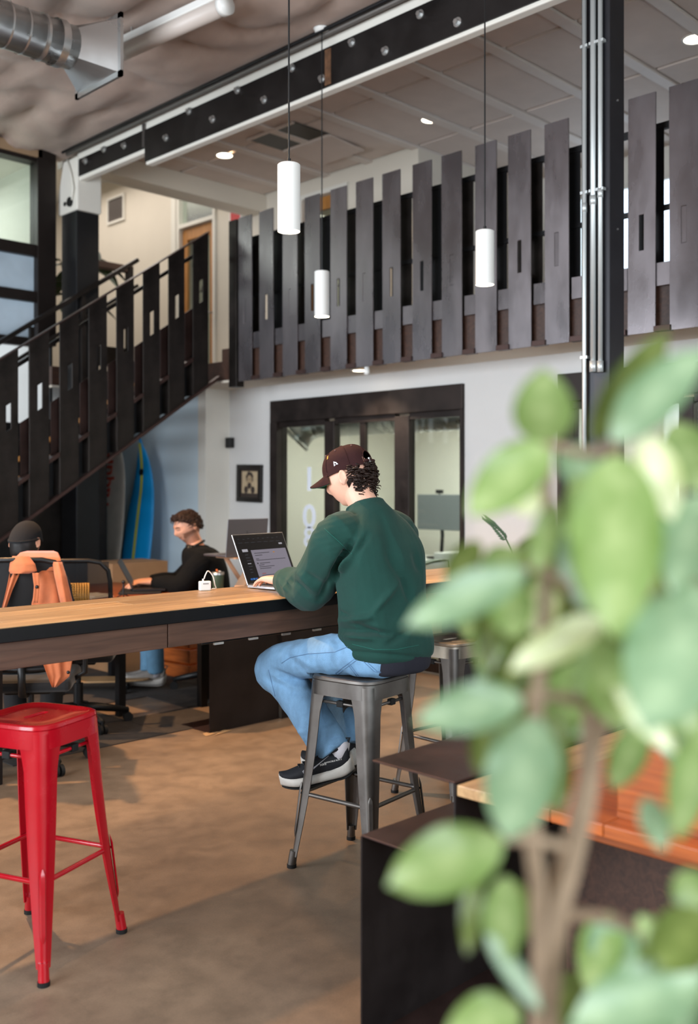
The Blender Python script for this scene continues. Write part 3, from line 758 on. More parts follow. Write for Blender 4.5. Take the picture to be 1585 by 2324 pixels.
# spiral duct with flared outlet
zc = 4.28
c1 = W(160, 108, (zc-CAMH)/((HOR-108)/FPX))
D = spiral_duct('spiral_duct', 'silver spiral air duct with square flared outlet under the fabric ceiling', (c1.x-3.2, c1.y, zc), (c1.x, c1.y, zc), .135, 26)
rings = []
rc = [(0, .135*math.cos(2*PI*k/24), .135*math.sin(2*PI*k/24)) for k in range(24)]
def sq(k):
    an = 2*PI*k/24; c, s_ = math.cos(an), math.sin(an); m_ = max(abs(c), abs(s_)); return (.2, .25*c/m_, .17*s_/m_)
f = MB().loft([[Vector((3.2, 0, 0))+Vector(p) for p in rc], [Vector((3.2, 0, 0))+Vector(sq(k)) for k in range(24)]], cap=False)
f.build('flared_outlet', M_galv, D, auto=25)
MB().box(3.39, 3.41, -.28, -.245, -.2, .2).box(3.39, 3.41, .245, .28, -.2, .2).box(3.39, 3.41, -.28, .28, -.2, -.165).box(3.39, 3.41, -.28, .28, .165, .2).build('flange', M_galv, D)
MB().tube([(3.08, 0, 0), (3.13, 0, 0)], .146, 26, cap=False).tube([(2.98, 0, 0), (3.0, 0, 0)], .144, 26, cap=False).build('band', M_galv, D, True)
MB().tube([(2.8, 0, .13), (2.8, 0, .42)], .006, 6).tube([(1.2, 0, .13), (1.2, 0, .42)], .006, 6).build('hanger', M_galv, D)

# pendants
def pendant(px, ytop, ybot, Z, label, power, ceil=Z_HALL-.03):
    p = W(px, ybot, Z); zt = W(px, ytop, Z).z
    t = thing('pendant_lamp', label, 'pendant lamp', (p.x, p.y, p.z), 0, 'white cylinder pendant lamps'); h = zt-p.z; r = .0515
    MB().lathe([(r-.006, .004), (r, .0), (r, h-.004), (r-.004, h), (.008, h)], n=28, cap=False).build('shade', M_enamel, t, auto=40)
    MB().disc((0, 0, .0015), r-.003, 28).build('lamp_lens', M_lampglow, t)
    MB().tube([(0, 0, h), (0, 0, ceil-p.z)], .0042, 8).build('cord', M_black, t)
    MB().lathe([(.0, 0), (.05, 0), (.05, .015), (.06, .02), (.0, .025)], (0, 0, ceil-p.z-.02), 20).build('canopy', M_enamel, t, True)
    MB().tube([(0, 0, h), (0, 0, h+.025)], .009, 10).build('strain_relief', M_black, t)
    spot('pendant_beam', (p.x, p.y, p.z-.01), (p.x, p.y, 0), power, kelvin(3000), 110, .7, .05)
pendant(656, 373, 526, 4.47, 'largest white cylinder pendant lamp hanging above the long table', 60)
pendant(731, 616, 719, 6.85, 'smallest white cylinder pendant lamp hanging nearest the black beam', 60)
pendant(1101, 524, 647, 5.46, 'white cylinder pendant lamp hanging before the balcony near the column', 60)
# warm track spot over the desks (outside the picture at the upper left)
t = thing('track_spot', 'black ceiling track spot over the desk row', 'light', (2.2, 6.15, 4.42))
MB().tube([(0, 0, .22), (0, 0, .1)], .012, 8).build('stem', M_black, t); MB().lathe([(.05, -.06), (.055, 0), (.05, .1), (.0, .11)], n=18, cap=False).build('head', M_black, t, True)
MB().disc((0, 0, -.05), .045, 18).build('lens', M_lampglow, t)
spot('track_beam', (2.2, 6.15, 4.35), (2.6, 3.9, 0), 800, kelvin(2700), 95, .5, .07)
# ================================================================== STOOLS
def rsq(h, r, n=48, z=0.):
    # rounded square ring
    out = []
    for k in range(n):
        a = 2*PI*k/n+PI/4*0
        c, s_ = math.cos(a), math.sin(a)
        p = 5.0
        q = (abs(c)**p+abs(s_)**p)**(-1/p)
        out.append((h*c*q, h*s_*q, z))
    return out
def stadium(L_, w_, n=48, z=0.):
    out = []
    for k in range(n):
        a = 2*PI*k/n; c, s_ = math.cos(a), math.sin(a)
        q = 1/max(abs(c)/L_, abs(s_)/w_)
        q = min(q, (( (c/L_)**4+(s_/w_)**4 )**-.25))
        out.append((c*q, s_*q, z))
    return out
STOOL_CACHE = {}
def bar_stool(name, label, loc, rz, m, key, group=None, seat_m=None):
    t = thing(name, label, 'stool', loc, rz, group)
    if 'seat' not in STOOL_CACHE:
        rings = [rsq(.160, .03, z=.688), rsq(.157, .03, z=.744), rsq(.155, .03, z=.7445), rsq(.1575, .03, z=.748), rsq(.154, .03, z=.757), rsq(.147, .03, z=.7605), rsq(.139, .03, z=.7605),
                 rsq(.133, .03, z=.757), rsq(.08, .03, z=.756), stadium(.052, .015, z=.756), stadium(.049, .0125, z=.752), stadium(.049, .0125, z=.735)]
        STOOL_CACHE['seat'] = MB().loft(rings, cap=False).mesh('seat')
        me = STOOL_CACHE['seat']; me.polygons.foreach_set('use_smooth', [True]*len(me.polygons)); me.set_sharp_from_angle(angle=math.radians(38))
        # leg (for the +x +y corner)
        rings = []
        N_ = 12
        for i in range(N_+1):
            tt = i/N_
            z = .735-(.735-.045)*tt
            c = .151+.048*(tt**1.0)-.006*math.sin(PI*tt)
            arm = .076*(1-tt)+.03*tt+.006*math.sin(PI*tt)
            if tt < .12: arm += .03*(1-tt/.12)
            r = min(.045*(1-tt)+.018*tt, arm*.8); th = .004
            outer = [(c-arm, c)]
            for q in range(7):
                an = PI/2*(1-q/6)
                outer.append((c-r+r*math.cos(an), c-r+r*math.sin(an)))
            outer.append((c, c-arm))
            inner = []
            for q in range(7):
                an = PI/2*(q/6)
                inner.append((c-r+(r-th)*math.cos(an), c-r+(r-th)*math.sin(an)))
            inner = [(c-th, c-arm)]+inner+[(c-arm, c-th)]
            rings.append([(x, y, z) for x, y in outer+inner])
        lg = MB().loft(rings)
        g0 = Vector((.186, .186, .33)); g1 = Vector((.197, .197, .13))
        me = lg.mesh('leg'); me.polygons.foreach_set('use_smooth', [True]*len(me.polygons)); me.set_sharp_from_angle(angle=math.radians(35))
        STOOL_CACHE['leg'] = me
        e = Vector((1, 1, 0)).normalized()
        gm = MB()
        a_ = Vector((.167, .167, .335)); b_ = Vector((.186, .186, .12)); sd = Vector((1, -1, 0)).normalized()
        pts = []
        rings = []
        for q, tt in enumerate((0, .06, .12, .88, .94, 1)):
            c = a_.lerp(b_, tt); wq = (.002, .008, .0105, .0095, .007, .002)[q]; hq = (.001, .004, .006, .006, .004, .001)[q]
            rings.append([c-sd*wq, c-sd*wq*.6+e*hq, c+sd*wq*.6+e*hq, c+sd*wq])
        gm.loft(rings, cap=False, closed=False)
        STOOL_CACHE['groove'] = gm.mesh('groove')
        STOOL_CACHE['foot'] = MB().tube([(.189, .189, .066), (.195, .195, .012)], [.0165, .0175], 16).mesh('foot_sleeve'); 
        STOOL_CACHE['cap'] = MB().tube([(.195, .195, 0), (.195, .195, .014)], .019, 16).mesh('foot_cap')
        for k_ in ('foot', 'cap', 'groove'): STOOL_CACHE[k_].polygons.foreach_set('use_smooth', [True]*len(STOOL_CACHE[k_].polygons)); STOOL_CACHE[k_].set_sharp_from_angle(angle=math.radians(40))
        STOOL_CACHE['str'] = MB().tube([(-.172, .166, .292), (-.145, .166, .292), (-.13, .168, .292), (.13, .168, .292), (.145, .166, .292), (.172, .166, .292)], [.003, .011, .0085, .0085, .011, .003], 10).mesh('stretcher')
        STOOL_CACHE['brace'] = MB().tube([(-.13, .142, .662), (.13, .142, .662)], .006, 10).mesh('brace')
        STOOL_CACHE['clip'] = MB().box(-.024, .006, .131, .153, .650, .674).mesh('rubber_clip', .003)
        for k_ in ('str', 'brace'): STOOL_CACHE[k_].polygons.foreach_set('use_smooth', [True]*len(STOOL_CACHE[k_].polygons))
    C_ = STOOL_CACHE
    def lk(nm, key_, mm, par, q=0):
        o = link(nm, C_[key_], mm, par); o.matrix_local = Matrix.Rotation(q*PI/2, 4, 'Z'); return o
    link('seat', C_['seat'], seat_m or m, t)
    for q in range(4):
        l = lk('leg', 'leg', m, t, q)
        link('groove', C_['groove'], m, l); link('foot_sleeve', C_['foot'], m, l); link('foot_cap', C_['cap'], M_blackrub, l)
        lk('stretcher', 'str', m, t, q)
        b = lk('brace', 'brace', m, t, q); link('rubber_clip', C_['clip'], M_blackrub, b)
    return t
M_redpaint = mat('glossy_red_paint', (174, 10, 28), .24, 0, var=.06, vscale=8, coat=.5, rvar=.08)
M_gun = mat('gunmetal_finish', (112, 108, 104), .42, .85, var=.22, vscale=7, rvar=.1)
M_gunworn = mat('worn_gunmetal_seat', (176, 168, 154), .38, .8, var=.25, vscale=9, rvar=.1)
ctr = XZ(-1.022, 3.25)
bar_stool('bar_stool', 'glossy red metal bar stool standing beside the long table', ctr, math.radians(67-45), M_redpaint, 'red')
ST = XZ(.047, 3.965)
bar_stool('bar_stool', 'gunmetal grey bar stool under the person in the green sweatshirt', ST, math.radians(8), M_gun, 'grey', 'gunmetal bar stools')
bar_stool('bar_stool', 'empty gunmetal bar stool tucked under the table beyond the seated person', XZ(.50, 4.88), math.radians(-2), M_gun, 'grey', 'gunmetal bar stools', M_gunworn)

# ================================================================== LONG BAR TABLE
TZ = 1.04; TV0, TV1, TU0, TU1 = 3.09, 3.63, .3, 4.45
T = thing('bar_table', 'long oak plank bar table with black steel edge', 'table', (0, 0, 0))
rows = 4; pw = (TV1-TV0-.02)/rows
rnd = random.Random(3)
for r_ in range(rows):
    x = TU0+.01; first = [.75, 1.25, .5, 1.0][r_]
    while x < TU1-.02:
        L_ = min(first if first else 1.35, TU1-.01-x); first = 0
        if TU1-.01-(x+L_) < .3: L_ = TU1-.01-x
        MB().box(0, L_-.0025, 0, pw-.003, -.03, rnd.uniform(-.0008, 0)).build('plank', M_oak, T, bevel=.0018, seg=1).location = (x, TV0+.01+pw*r_, TZ)
        x += L_
M_apron = wood('brown_apron_wood', (74, 50, 38), (100, 70, 54), 0, .45)
M_edge = mat('black_table_edge', (20, 20, 22), .4, .4, var=.2, vscale=7)
MB().box(TU0, TU1, TV0-.002, TV0+.009, TZ-.05, TZ-.002).build('edge_bar', M_edge, T, bevel=.003)
MB().box(TU0, TU1, TV1-.009, TV1+.002, TZ-.05, TZ-.002).build('edge_bar', M_edge, T, bevel=.003)
MB().box(TU0-.01, TU0+.001, TV0, TV1, TZ-.05, TZ-.002).build('edge_bar', M_edge, T); MB().box(TU1-.001, TU1+.01, TV0, TV1, TZ-.05, TZ-.002).build('edge_bar', M_edge, T)
MB().box(TU0, 2.16, TV0+.035, TV0+.06, TZ-.145, TZ-.05).build('apron', M_apron, T, bevel=.002)
MB().box(2.165, TU1, TV0+.035, TV0+.06, TZ-.145, TZ-.05).build('apron', M_apron, T, bevel=.002)
MB().box(TU0, TU1, TV1-.06, TV1-.035, TZ-.145, TZ-.05).build('apron', M_apron, T, bevel=.002)
for uu in (TU0+.1, TU1-.16):
    MB().box(uu, uu+.06, TV0+.07, TV1-.07, 0, TZ-.05).build('leg_frame', M_steel_dark, T, bevel=.004)
tr = MB().box(2.2, 4.3, TV1-.2, TV1-.12, TZ-.19, TZ-.15).build('cable_tray', M_black, T)
ps = thing('power_strip', 'black power strip with white plugs under the long table', 'power strip', (0, TV1-.24, TZ-.2))
MB().box(2.5, 4.0, -.02, .03, 0, .05).build('body', M_black, ps, bevel=.004)
for k in range(7):
    MB().box(2.56+.19*k, 2.61+.19*k, -.03, -.018, -.006, .004).build('plug', M_enamel, ps, bevel=.002)
def cable(name, label, pts, r, m, cat='cable', smooth=4):
    P = [Vector(p) for p in pts]; out = []
    for i in range(len(P)-1):
        p0 = P[max(i-1, 0)]; p1 = P[i]; p2 = P[i+1]; p3 = P[min(i+2, len(P)-1)]
        for j in range(smooth):
            s_ = j/smooth
            out.append(.5*((2*p1)+(-p0+p2)*s_+(2*p0-5*p1+4*p2-p3)*s_**2+(-p0+3*p1-3*p2+p3)*s_**3))
    out.append(P[-1])
    return tag(MB().tube(out, r, 8).build(name, m, None, True), label, cat)
cable('power_cable', 'black cable looping below the long table', [W(205, 1440, 3.85), W(222, 1468, 3.86), W(252, 1482, 3.9), W(275, 1462, 3.95), W(287, 1430, 4.0)], .005, M_blackrub)
cable('power_cable', 'thin black cable drooping toward the desk feet', [W(312, 1436, 4.1), W(345, 1450, 4.15), W(390, 1448, 4.2), W(440, 1430, 4.3)], .006, M_blackrub)

# ================================================================== STEEL C-SHAPED BENCHES
def c_bench(name, label, u0, u1, v, h, fl, th=.006, group='folded steel benches', ends=False):
    t = thing(name, label, 'bench', (u0, v, 0), 0, group); L_ = u1-u0; y0, y1 = sorted((0, fl))
    MB().box(0, L_, y0, y1, h-th, h).build('top_plate', M_rustplate, t, bevel=.0015, seg=1)
    MB().box(0, L_, -th/2, th/2, .004, h-th).build('side_plate', M_shadesteel, t)
    MB().box(0, L_, y0, y1, 0, th).build('bottom_plate', M_rustplate, t, bevel=.0015, seg=1)
    return t
c_bench('steel_bench', 'folded brown steel bench panel under the desks below the hanging cable', 3.68, 4.235, 4.88, .584, .3)
c_bench('steel_bench', 'folded dark steel bench panel behind the seated person\'s knee', 4.245, 5.2, 4.86, .6, .3)
c_bench('steel_bench', 'folded steel bench end at the frame edge beyond the red stool', 1.0, 2.31, 4.78, .585, .3)
c_bench('steel_bench', 'large folded brown steel bench in front of the grey stool', 1.927, 3.7, 1.88, .56, -.32)
for k, (uu, vv_, l_, rz) in enumerate([(4.45, 4.98, .3, .2), (4.75, 5.02, .28, -.3)]):
    o = MB().box(0, l_, 0, .2, 0, .018).build('magazine', mat('magazine_cover%d' % k, [(38, 40, 42), (170, 160, 90)][k], .5), None, bevel=.002)
    o.location = (uu, vv_, .6); o.rotation_euler = (0, 0, rz); tag(o, ['dark magazine lying on the steel bench under the table', 'yellowish magazine lying on the steel bench under the table'][k], 'magazine')
o = MB().add([(0, 0, 0), (.12, .02, 0), (.1, .09, 0), (.02, .06, 0)], [(0, 1, 2, 3)]).add([(.05, -.02, .001), (.2, .0, .001), (.17, .05, .001)], [(0, 1, 2)]).build('paper_scrap', mat('kraft_paper', (176, 146, 110), .8))
o.location = XZ(-.86, 5.98, .003); tag(o, 'torn kraft paper scrap under the bench foot', 'paper')

# foreground desk of steel and wood
DK = thing('wood_desk', 'wooden desk with folded steel edge behind the leafy plant', 'desk', (1.98, 1.6, 0))
MB().box(0, 1.65, 0, .29, .744, .75).build('steel_flange', M_rustplate, DK, bevel=.0015, seg=1)
MB().box(0, 1.65, -.003, .003, .562, .744).build('steel_upright', M_shadesteel, DK)
for k in range(5):
    MB().box(0, 1.65, 0, .138, 0, .028).build('plank', M_orangewood if k else M_oak, DK, bevel=.002).location = (0.004, -.142-.14*k, .714)
MB().box(.2, .225, -.7, -.2, .62, .712).build('end_apron', M_orangewood, DK, bevel=.003)
MB().box(.5, .52, -.68, -.01, .0, .712).build('end_panel', M_darkwood, DK)
MB().box(1.6, 1.62, -.68, -.01, .0, .712).build('end_panel', M_darkwood, DK)
OT = thing('wood_tray', 'orange wooden desk tray standing behind the leafy plant', 'tray', (2.05, .72, .743))
MB().box(0, .36, 0, .46, 0, .014).build('base', M_orangewood, OT); MB().box(0, .018, 0, .46, .014, .17).build('side', M_orangewood, OT, bevel=.003)
MB().box(.342, .36, 0, .46, .014, .17).build('side', M_orangewood, OT, bevel=.003); MB().box(.018, .342, 0, .018, .014, .17).build('side', M_orangewood, OT); MB().box(.018, .342, .442, .46, .014, .17).build('side', M_orangewood, OT)

# ================================================================== DESKS AT THE BACK
def desk(name, label, u0, u1, v0, v1, z, m):
    t = thing(name, label, 'desk', (u0, v0, 0))
    n = max(1, round((v1-v0)/.25)); w_ = (v1-v0)/n
    for k in range(n): MB().box(0, u1-u0, 0, w_-.002, -.03, 0).build('plank', m, t, bevel=.0015, seg=1).location = (0, w_*k, z)
    for a in (.03, u1-u0-.08):
        for b in (.03, v1-v0-.08): MB().box(a, a+.05, b, b+.05, 0, z-.03).build('leg', M_steel_dark, t)
    return t
desk('work_desk', 'red-brown wooden work desk of the person in the black sweater', 3.5, 4.3, 5.62, 6.95, .74, M_redwood)
desk('side_desk', 'narrow side desk carrying the raised grey laptop', 4.05, 4.85, 5.2, 5.58, .74, M_redwood)

# ================================================================== OFFICE CHAIRS
def office_chair(label, loc, rz, back_h=1.0, back_w=.46, woven=False, name='office_chair', solid=False):
    t = thing(name, label, 'office chair', loc, rz, 'black office chairs')
    for k in range(5):
        a = 2*PI*k/5+.3; e = Vector((math.cos(a), math.sin(a), 0))
        arm = MB().tube([Vector((0, 0, .12)), e*.12+Vector((0, 0, .11)), e*.31+Vector((0, 0, .075))], [.032, .027, .018], 8).build('base_arm', M_black, t, True)
        c = MB(); pz = e*.31; sd = e.cross(Vector((0, 0, 1)))
        c.tube([pz-sd*.024+Vector((0, 0, .03)), pz-sd*.006+Vector((0, 0, .03))], .03, 14).tube([pz+sd*.006+Vector((0, 0, .03)), pz+sd*.024+Vector((0, 0, .03))], .03, 14).tube([pz+Vector((0, 0, .03)), pz+Vector((0, 0, .085))], .008, 8)
        c.build('caster', M_blackrub, arm, auto=40)
    MB().tube([(0, 0, .08), (0, 0, .27)], .03, 14).tube([(0, 0, .27), (0, 0, .42)], .017, 12).build('gas_post', M_black, t, auto=40)
    MB().box(-.12, .12, -.12, .12, .40, .43).build('mechanism', M_black, t, bevel=.01)
    MB().box(-.24, .24, -.24, .24, .43, .5).build('seat', mat('black_seat_fabric', (24, 24, 26), .85, bump=.1, bscale=200, sheen=.2), t, bevel=.03, seg=3)
    MB().tube([(0, -.15, .41), (0, -.27, .43), (0, -.3, .6)], .02, 8).build('back_support', M_black, t, True)
    hw = back_w/2
    outl = []
    zc_, hh = (.56+back_h)/2, (back_h-.56)/2
    for k in range(28):
        a = 2*PI*k/28; c_, s_ = math.cos(a), math.sin(a); q = (abs(c_)**5+abs(s_)**5)**-.2
        x = hw*c_*q; z = zc_+hh*s_*q
        y = -.27-.06*((z-.56)/(back_h-.56))-.03*(1-(x/hw)**2)+.03
        outl.append(Vector((x, y, z)))
    MB().tube(outl+[outl[0], outl[1]], .014, 8).build('back_frame', M_black, t, True)
    mb = MB(); nx, nz = 10, 10
    for j in range(nz+1):
        for i in range(nx+1):
            x = -hw*.97+2*hw*.97*i/nx; z = .57+(back_h-.58)*j/nz
            y = -.27-.06*((z-.56)/(back_h-.56))-.03*(1-(x/hw)**2)+.03
            mb.v.append((x, y, z))
    for j in range(nz):
        for i in range(nx):
            a = j*(nx+1)+i; mb.f.append((a, a+1, a+nx+2, a+nx+1))
    MM = mat('black_back_fabric', (16, 16, 17), .8) if solid else mat('black_mesh_fabric', (16, 16, 18), .7, alpha=.82)
    mb.build('back_mesh', MM, t, True)
    if woven:
        rb = MB()
        for i in range(16):
            x = -.11+.22*i/15; y = -.285-.02*(1-(x/.2)**2)
            rb.tube([(x, y-.045, .75), (x, y-.055, .93)], .0062, 6)
        for j in range(13):
            z = .755+.17*j/12
            rb.tube([(-.115, -.325-.02, z), (0, -.345-.02, z), (.115, -.325-.02, z)], .005, 6)
        rb.build('woven_panel', mat('yellow_cane', (176, 130, 60), .6, var=.2, vscale=20), t, True)
    for s_ in (-1, 1):
        MB().tube([(s_*.22, -.05, .46), (s_*.29, -.05, .5), (s_*.29, -.03, .66)], .014, 8).build('arm_post', M_black, t, True)
        MB().box(s_*.29-.035, s_*.29+.035, -.14, .12, .655, .685).build('armrest', M_black, t, bevel=.01)
    return t
yaw_away = PI/4*0
office_chair('black mesh office chair with woven cane panel behind the orange jacket', XZ(-1.70, 6.25), -PI/4+.12, 1.06, .46, True)
office_chair('black office chair with an orange jacket draped over its back', XZ(-1.72, 5.38), -PI/4+.15, 1.13, .44, False, solid=True)
office_chair('black office chair under the person in the black sweater', XZ(-.99, 7.42), math.radians(53.5), 1.0, .46)
office_chair('black mesh office chair at the wooden desk behind the plant', (3.78, 2.26, 0), PI+.3, 1.0, .46)

# ================================================================== ORANGE JACKET
M_jacket = mat('orange_cotton_twill', (186, 102, 60), .85, var=.14, vscale=14, bump=.15, bscale=260, sheen=.25)
JR = thing('draped_jacket', 'orange cotton jacket draped over the back of a black office chair', 'jacket', XZ(-1.72, 5.3))
JM = JR.matrix_basis.copy(); JM.translation = XZ(-1.72, 5.3); JI = JM.inverted()
def sheet(name, rows, Z, amp, nx=16, th=.012, sub=5, seed=0, arch=0.):
    # rows of (y, xl, xr, dz): a folded cloth panel hanging at depth Z, thick, with pleats
    R_ = []
    for i in range(len(rows)-1):
        for j in range(sub):
            s_ = j/sub; R_.append(tuple(rows[i][k]*(1-s_)+rows[i+1][k]*s_ for k in range(4)))
    R_.append(rows[-1])
    fr, bk = [], []
    for j, (y, xl, xr, dz) in enumerate(R_):
        a, b = [], []
        for i in range(nx+1):
            f = i/nx; x = xl+(xr-xl)*f
            n_ = noise.noise(Vector((f*3.2+seed, y*.006, seed)))*1.2+.5*noise.noise(Vector((x*.03, y*.02, seed+4)))
            z = Z+dz+amp*n_-arch*math.sin(PI*f)
            a.append(JI @ W(x, y, z)); b.append(JI @ W(x, y, z+th))
        fr.append(a); bk.append(b)
    mb = MB(); m_ = len(R_); n1 = nx+1
    mb.v = [tuple(p) for r in fr for p in r]+[tuple(p) for r in bk for p in r]; o_ = m_*n1
    for j in range(m_-1):
        for i in range(nx):
            a = j*n1+i; mb.f.append((a, a+1, a+n1+1, a+n1)); mb.f.append((o_+a, o_+a+n1, o_+a+n1+1, o_+a+1))
    for j in range(m_-1):
        for i in (0, nx):
            a = j*n1+i; mb.f.append((a, a+n1, o_+a+n1, o_+a))
    for j in (0, m_-1):
        for i in range(nx):
            a = j*n1+i; mb.f.append((a, a+1, o_+a+1, o_+a))
    return mb.build(name, M_jacket, JR, True)
sheet('body_panel', [(1275, 76, 138, .05), (1300, 76, 146, -.0), (1340, 79, 157, -.03), (1368, 72, 164, -.05), (1400, 68, 169, -.05), (1445, 77, 172, -.05), (1490, 92, 166, -.05), (1535, 108, 158, -.05), (1560, 118, 128, -.05)], 5.08, .035, 22, seed=1)
sheet('sleeve', [(1275, 118, 141, .0), (1310, 124, 152, -.06), (1365, 136, 165, -.08), (1440, 158, 186, -.08), (1492, 160, 188, -.08)], 5.1, .02, 12, seed=6, arch=.04)
sheet('front_edge', [(1270, 26, 62, .04), (1300, 22, 46, -.02), (1340, 14, 28, -.04), (1380, 4, 14, -.05)], 5.08, .02, 8, seed=3)
sheet('yoke', [(1252, 70, 112, .34), (1250, 62, 122, .24), (1254, 46, 132, .12), (1266, 34, 137, .04), (1288, 30, 142, -.01), (1296, 66, 143, -.01)], 5.1, .012, 20, seed=8)
sheet('collar', [(1262, 28, 66, .0), (1280, 22, 80, -.03), (1296, 20, 84, -.04), (1302, 24, 66, -.04)], 5.06, .015, 12, seed=10, arch=.03)
sheet('placket', [(1300, 73, 88, 0), (1330, 77, 90, -.01), (1368, 74, 86, -.02)], 5.01, .01, 5, seed=12)
for (x, y) in ((155, 1526), (84, 1332)):
    MB().ball(JI @ W(x, y, 4.99), .009, n=10, m=6).build('button', M_black, JR, True)

# ================================================================== LAPTOPS AND TABLE ITEMS
M_space = mat('space_grey_aluminium', (128, 124, 128), .35, .8, var=.04, vscale=4)
def laptop(name, label, loc, rz, tilt, m, w_=.355, d_=.248, screen=None, logo=None, group=None):
    t = thing(name, label, 'laptop', loc, rz, group)      # local: user sits at -y, hinge along x at y=0
    MB().box(-w_/2, w_/2, -d_, 0, .002, .016).build('base', m, t, bevel=.003)
    kb = MB()
    kw, kd = (w_*.8)/14, .0185
    for r_ in range(6):
        for c_ in range(14):
            x = -w_*.4+kw*c_; y = -.035-kd*r_
            kb.box(x+.001, x+kw-.001, y-kd+.002, y, .0155, .0172)
    o = kb.build('keyboard', M_black, t); o['kind'] = 'stuff'
    MB().box(-.065, .065, -d_+.015, -d_+.1, .0158, .0163).build('trackpad', m, t)
    lid = MB().box(-w_/2, w_/2, 0, .006, 0, d_).build('lid', m, t, bevel=.0025)
    lid.matrix_local = Matrix.Translation((0, -.004, .014)) @ Matrix.Rotation(-tilt, 4, 'X')
    MB().box(-w_/2+.004, w_/2-.004, -.0006, -.0001, .006, d_-.004).build('screen_bezel', M_black, lid)
    for x in (-w_*.4, w_*.4): MB().tube([(x, -.02, 0), (x, -.02, .003)], .008, 10).tube([(x, -d_+.02, 0), (x, -d_+.02, .003)], .008, 10).build('rubber_foot', M_blackrub, t)
    return t, lid
# laptop of the person in green
hL = Vector((2.867, 3.52, TZ)); hR = hL+Vector((.352, .05, 0))
mid = (hL+hR)/2; ang = math.atan2(hR.y-hL.y, hR.x-hL.x)
LT, lid = laptop('laptop', 'open silver laptop with glowing mail window on the long table', mid, ang, math.radians(24), mat('silver_aluminium', (170, 170, 172), .3, .85))
w_, d_ = .355, .248
def emis(name, col, st_): return mat(name, (4, 4, 5), .35, emit=col, estr=st_*.55)
M_scr = emis('screen_dark', (9, 10, 14), 1.0)
scr = MB().box(-w_/2+.009, w_/2-.009, -.0011, -.0007, .018, d_-.01).build('screen', M_scr, lid)
def scr_rect(name, m, x0, x1, z0, z1, k=1):
    # screen fractions: x from the left, z from the top
    sw, sh = w_-.018, d_-.028
    a = -w_/2+.009+sw*x0; b = -w_/2+.009+sw*x1; c = d_-.01-sh*z1; d = d_-.01-sh*z0
    return MB().box(a, b, -.0012-.0004*k, -.0011-.0004*(k-1), c, d).build(name, m, lid)
E_win = emis('screen_window', (150, 144, 158), .95); E_txt = emis('screen_text', (60, 58, 66), .8); E_pale = emis('screen_pale', (200, 198, 206), .9); E_dim = emis('screen_dim', (70, 72, 80), .8)
scr_rect('mail_window', E_win, .24, .97, .33, .93, 1)
for k, (a, b, y) in enumerate([(.29, .6, .40), (.29, .44, .45), (.29, .35, .53), (.29, .9, .56), (.34, .55, .63), (.31, .42, .67), (.31, .62, .71), (.31, .54, .75), (.32, .4, .86), (.31, .6, .9)]):
    scr_rect('text_line', E_txt if k != 8 else emis('screen_red', (190, 70, 60), .8), a, b, y, y+.012, 2)
scr_rect('mail_tag', emis('screen_amber', (216, 146, 40), .9), .68, .715, .395, .415, 2)
scr_rect('avatar_dot', E_txt, .285, .31, .62, .65, 2)
scr_rect('compose_button', E_pale, .07, .18, .3, .36, 1)
for k in range(7): scr_rect('sidebar_line', E_pale if k == 3 else E_dim, .1, .1+random.uniform(.05, .1), .42+.065*k, .435+.065*k, 1)
for k in range(9): scr_rect('toolbar_icon', E_dim, .05+.1*k, .085+.1*k, .06+.012*(k % 2), .072+.012*(k % 2), 1)
for k in range(7): scr_rect('tab_line', E_dim, .04+.13*k, .12+.13*k, .15, .16, 1)
scr_rect('profile_chip', E_pale, .86, .93, .2, .235, 1)
for k in range(8): scr_rect('dock_icon', emis('dock%d' % k, [(50, 120, 210), (70, 140, 220), (60, 110, 190), (150, 90, 60), (200, 70, 60), (180, 180, 190), (90, 160, 90), (210, 150, 60)][k], .8), .06+.05*k, .1+.05*k, .945, .985, 1)
scr_rect('camera_notch', M_black, .45, .56, -.02, .02, 1)
# raised grey laptop on a stand
q = XZ(-.745, 6.9, .74)
LS = thing('laptop_stand', 'folded tan laptop stand on the narrow side desk', 'laptop stand', (q.x, q.y, .742))
M_stand = mat('tan_board', (190, 150, 118), .6)
MB().prism([(-.12, 0), (-.105, 0), (.105, .27), (.09, .27)], 1, -.1, .0).build('brace', M_stand, LS)
MB().prism([(.12, 0), (.105, 0), (-.105, .27), (-.09, .27)], 1, .03, .07).build('brace', M_stand, LS)
MB().box(-.13, .13, -.1, .12, .268, .276).build('shelf', M_stand, LS)
MB().box(-.13, .13, -.1, .12, 0, .008).build('foot_board', M_stand, LS)
LG, lidG = laptop('laptop', 'raised grey laptop with dark apple emblem seen from behind', (q.x, q.y-.05, 1.02), PI, math.radians(6), M_space)
ap = MB()
ar = []
for k in range(24):
    a = 2*PI*k/24; r_ = .021*(1+.06*math.cos(2*a)); x = r_*math.cos(a)*1.0; z = r_*math.sin(a)*1.05
    if abs(a) < .5 or abs(a-2*PI) < .5: x -= .008*(1-abs(min(a, 2*PI-a))/.5)
    ar.append((x, z+.125))
ap.prism(ar, 1, .006, .0068)
ap.prism([(.0, .15), (.006, .162), (.009, .165), (.006, .152)], 1, .006, .0068)
ap.build('apple_emblem', M_black, lidG)
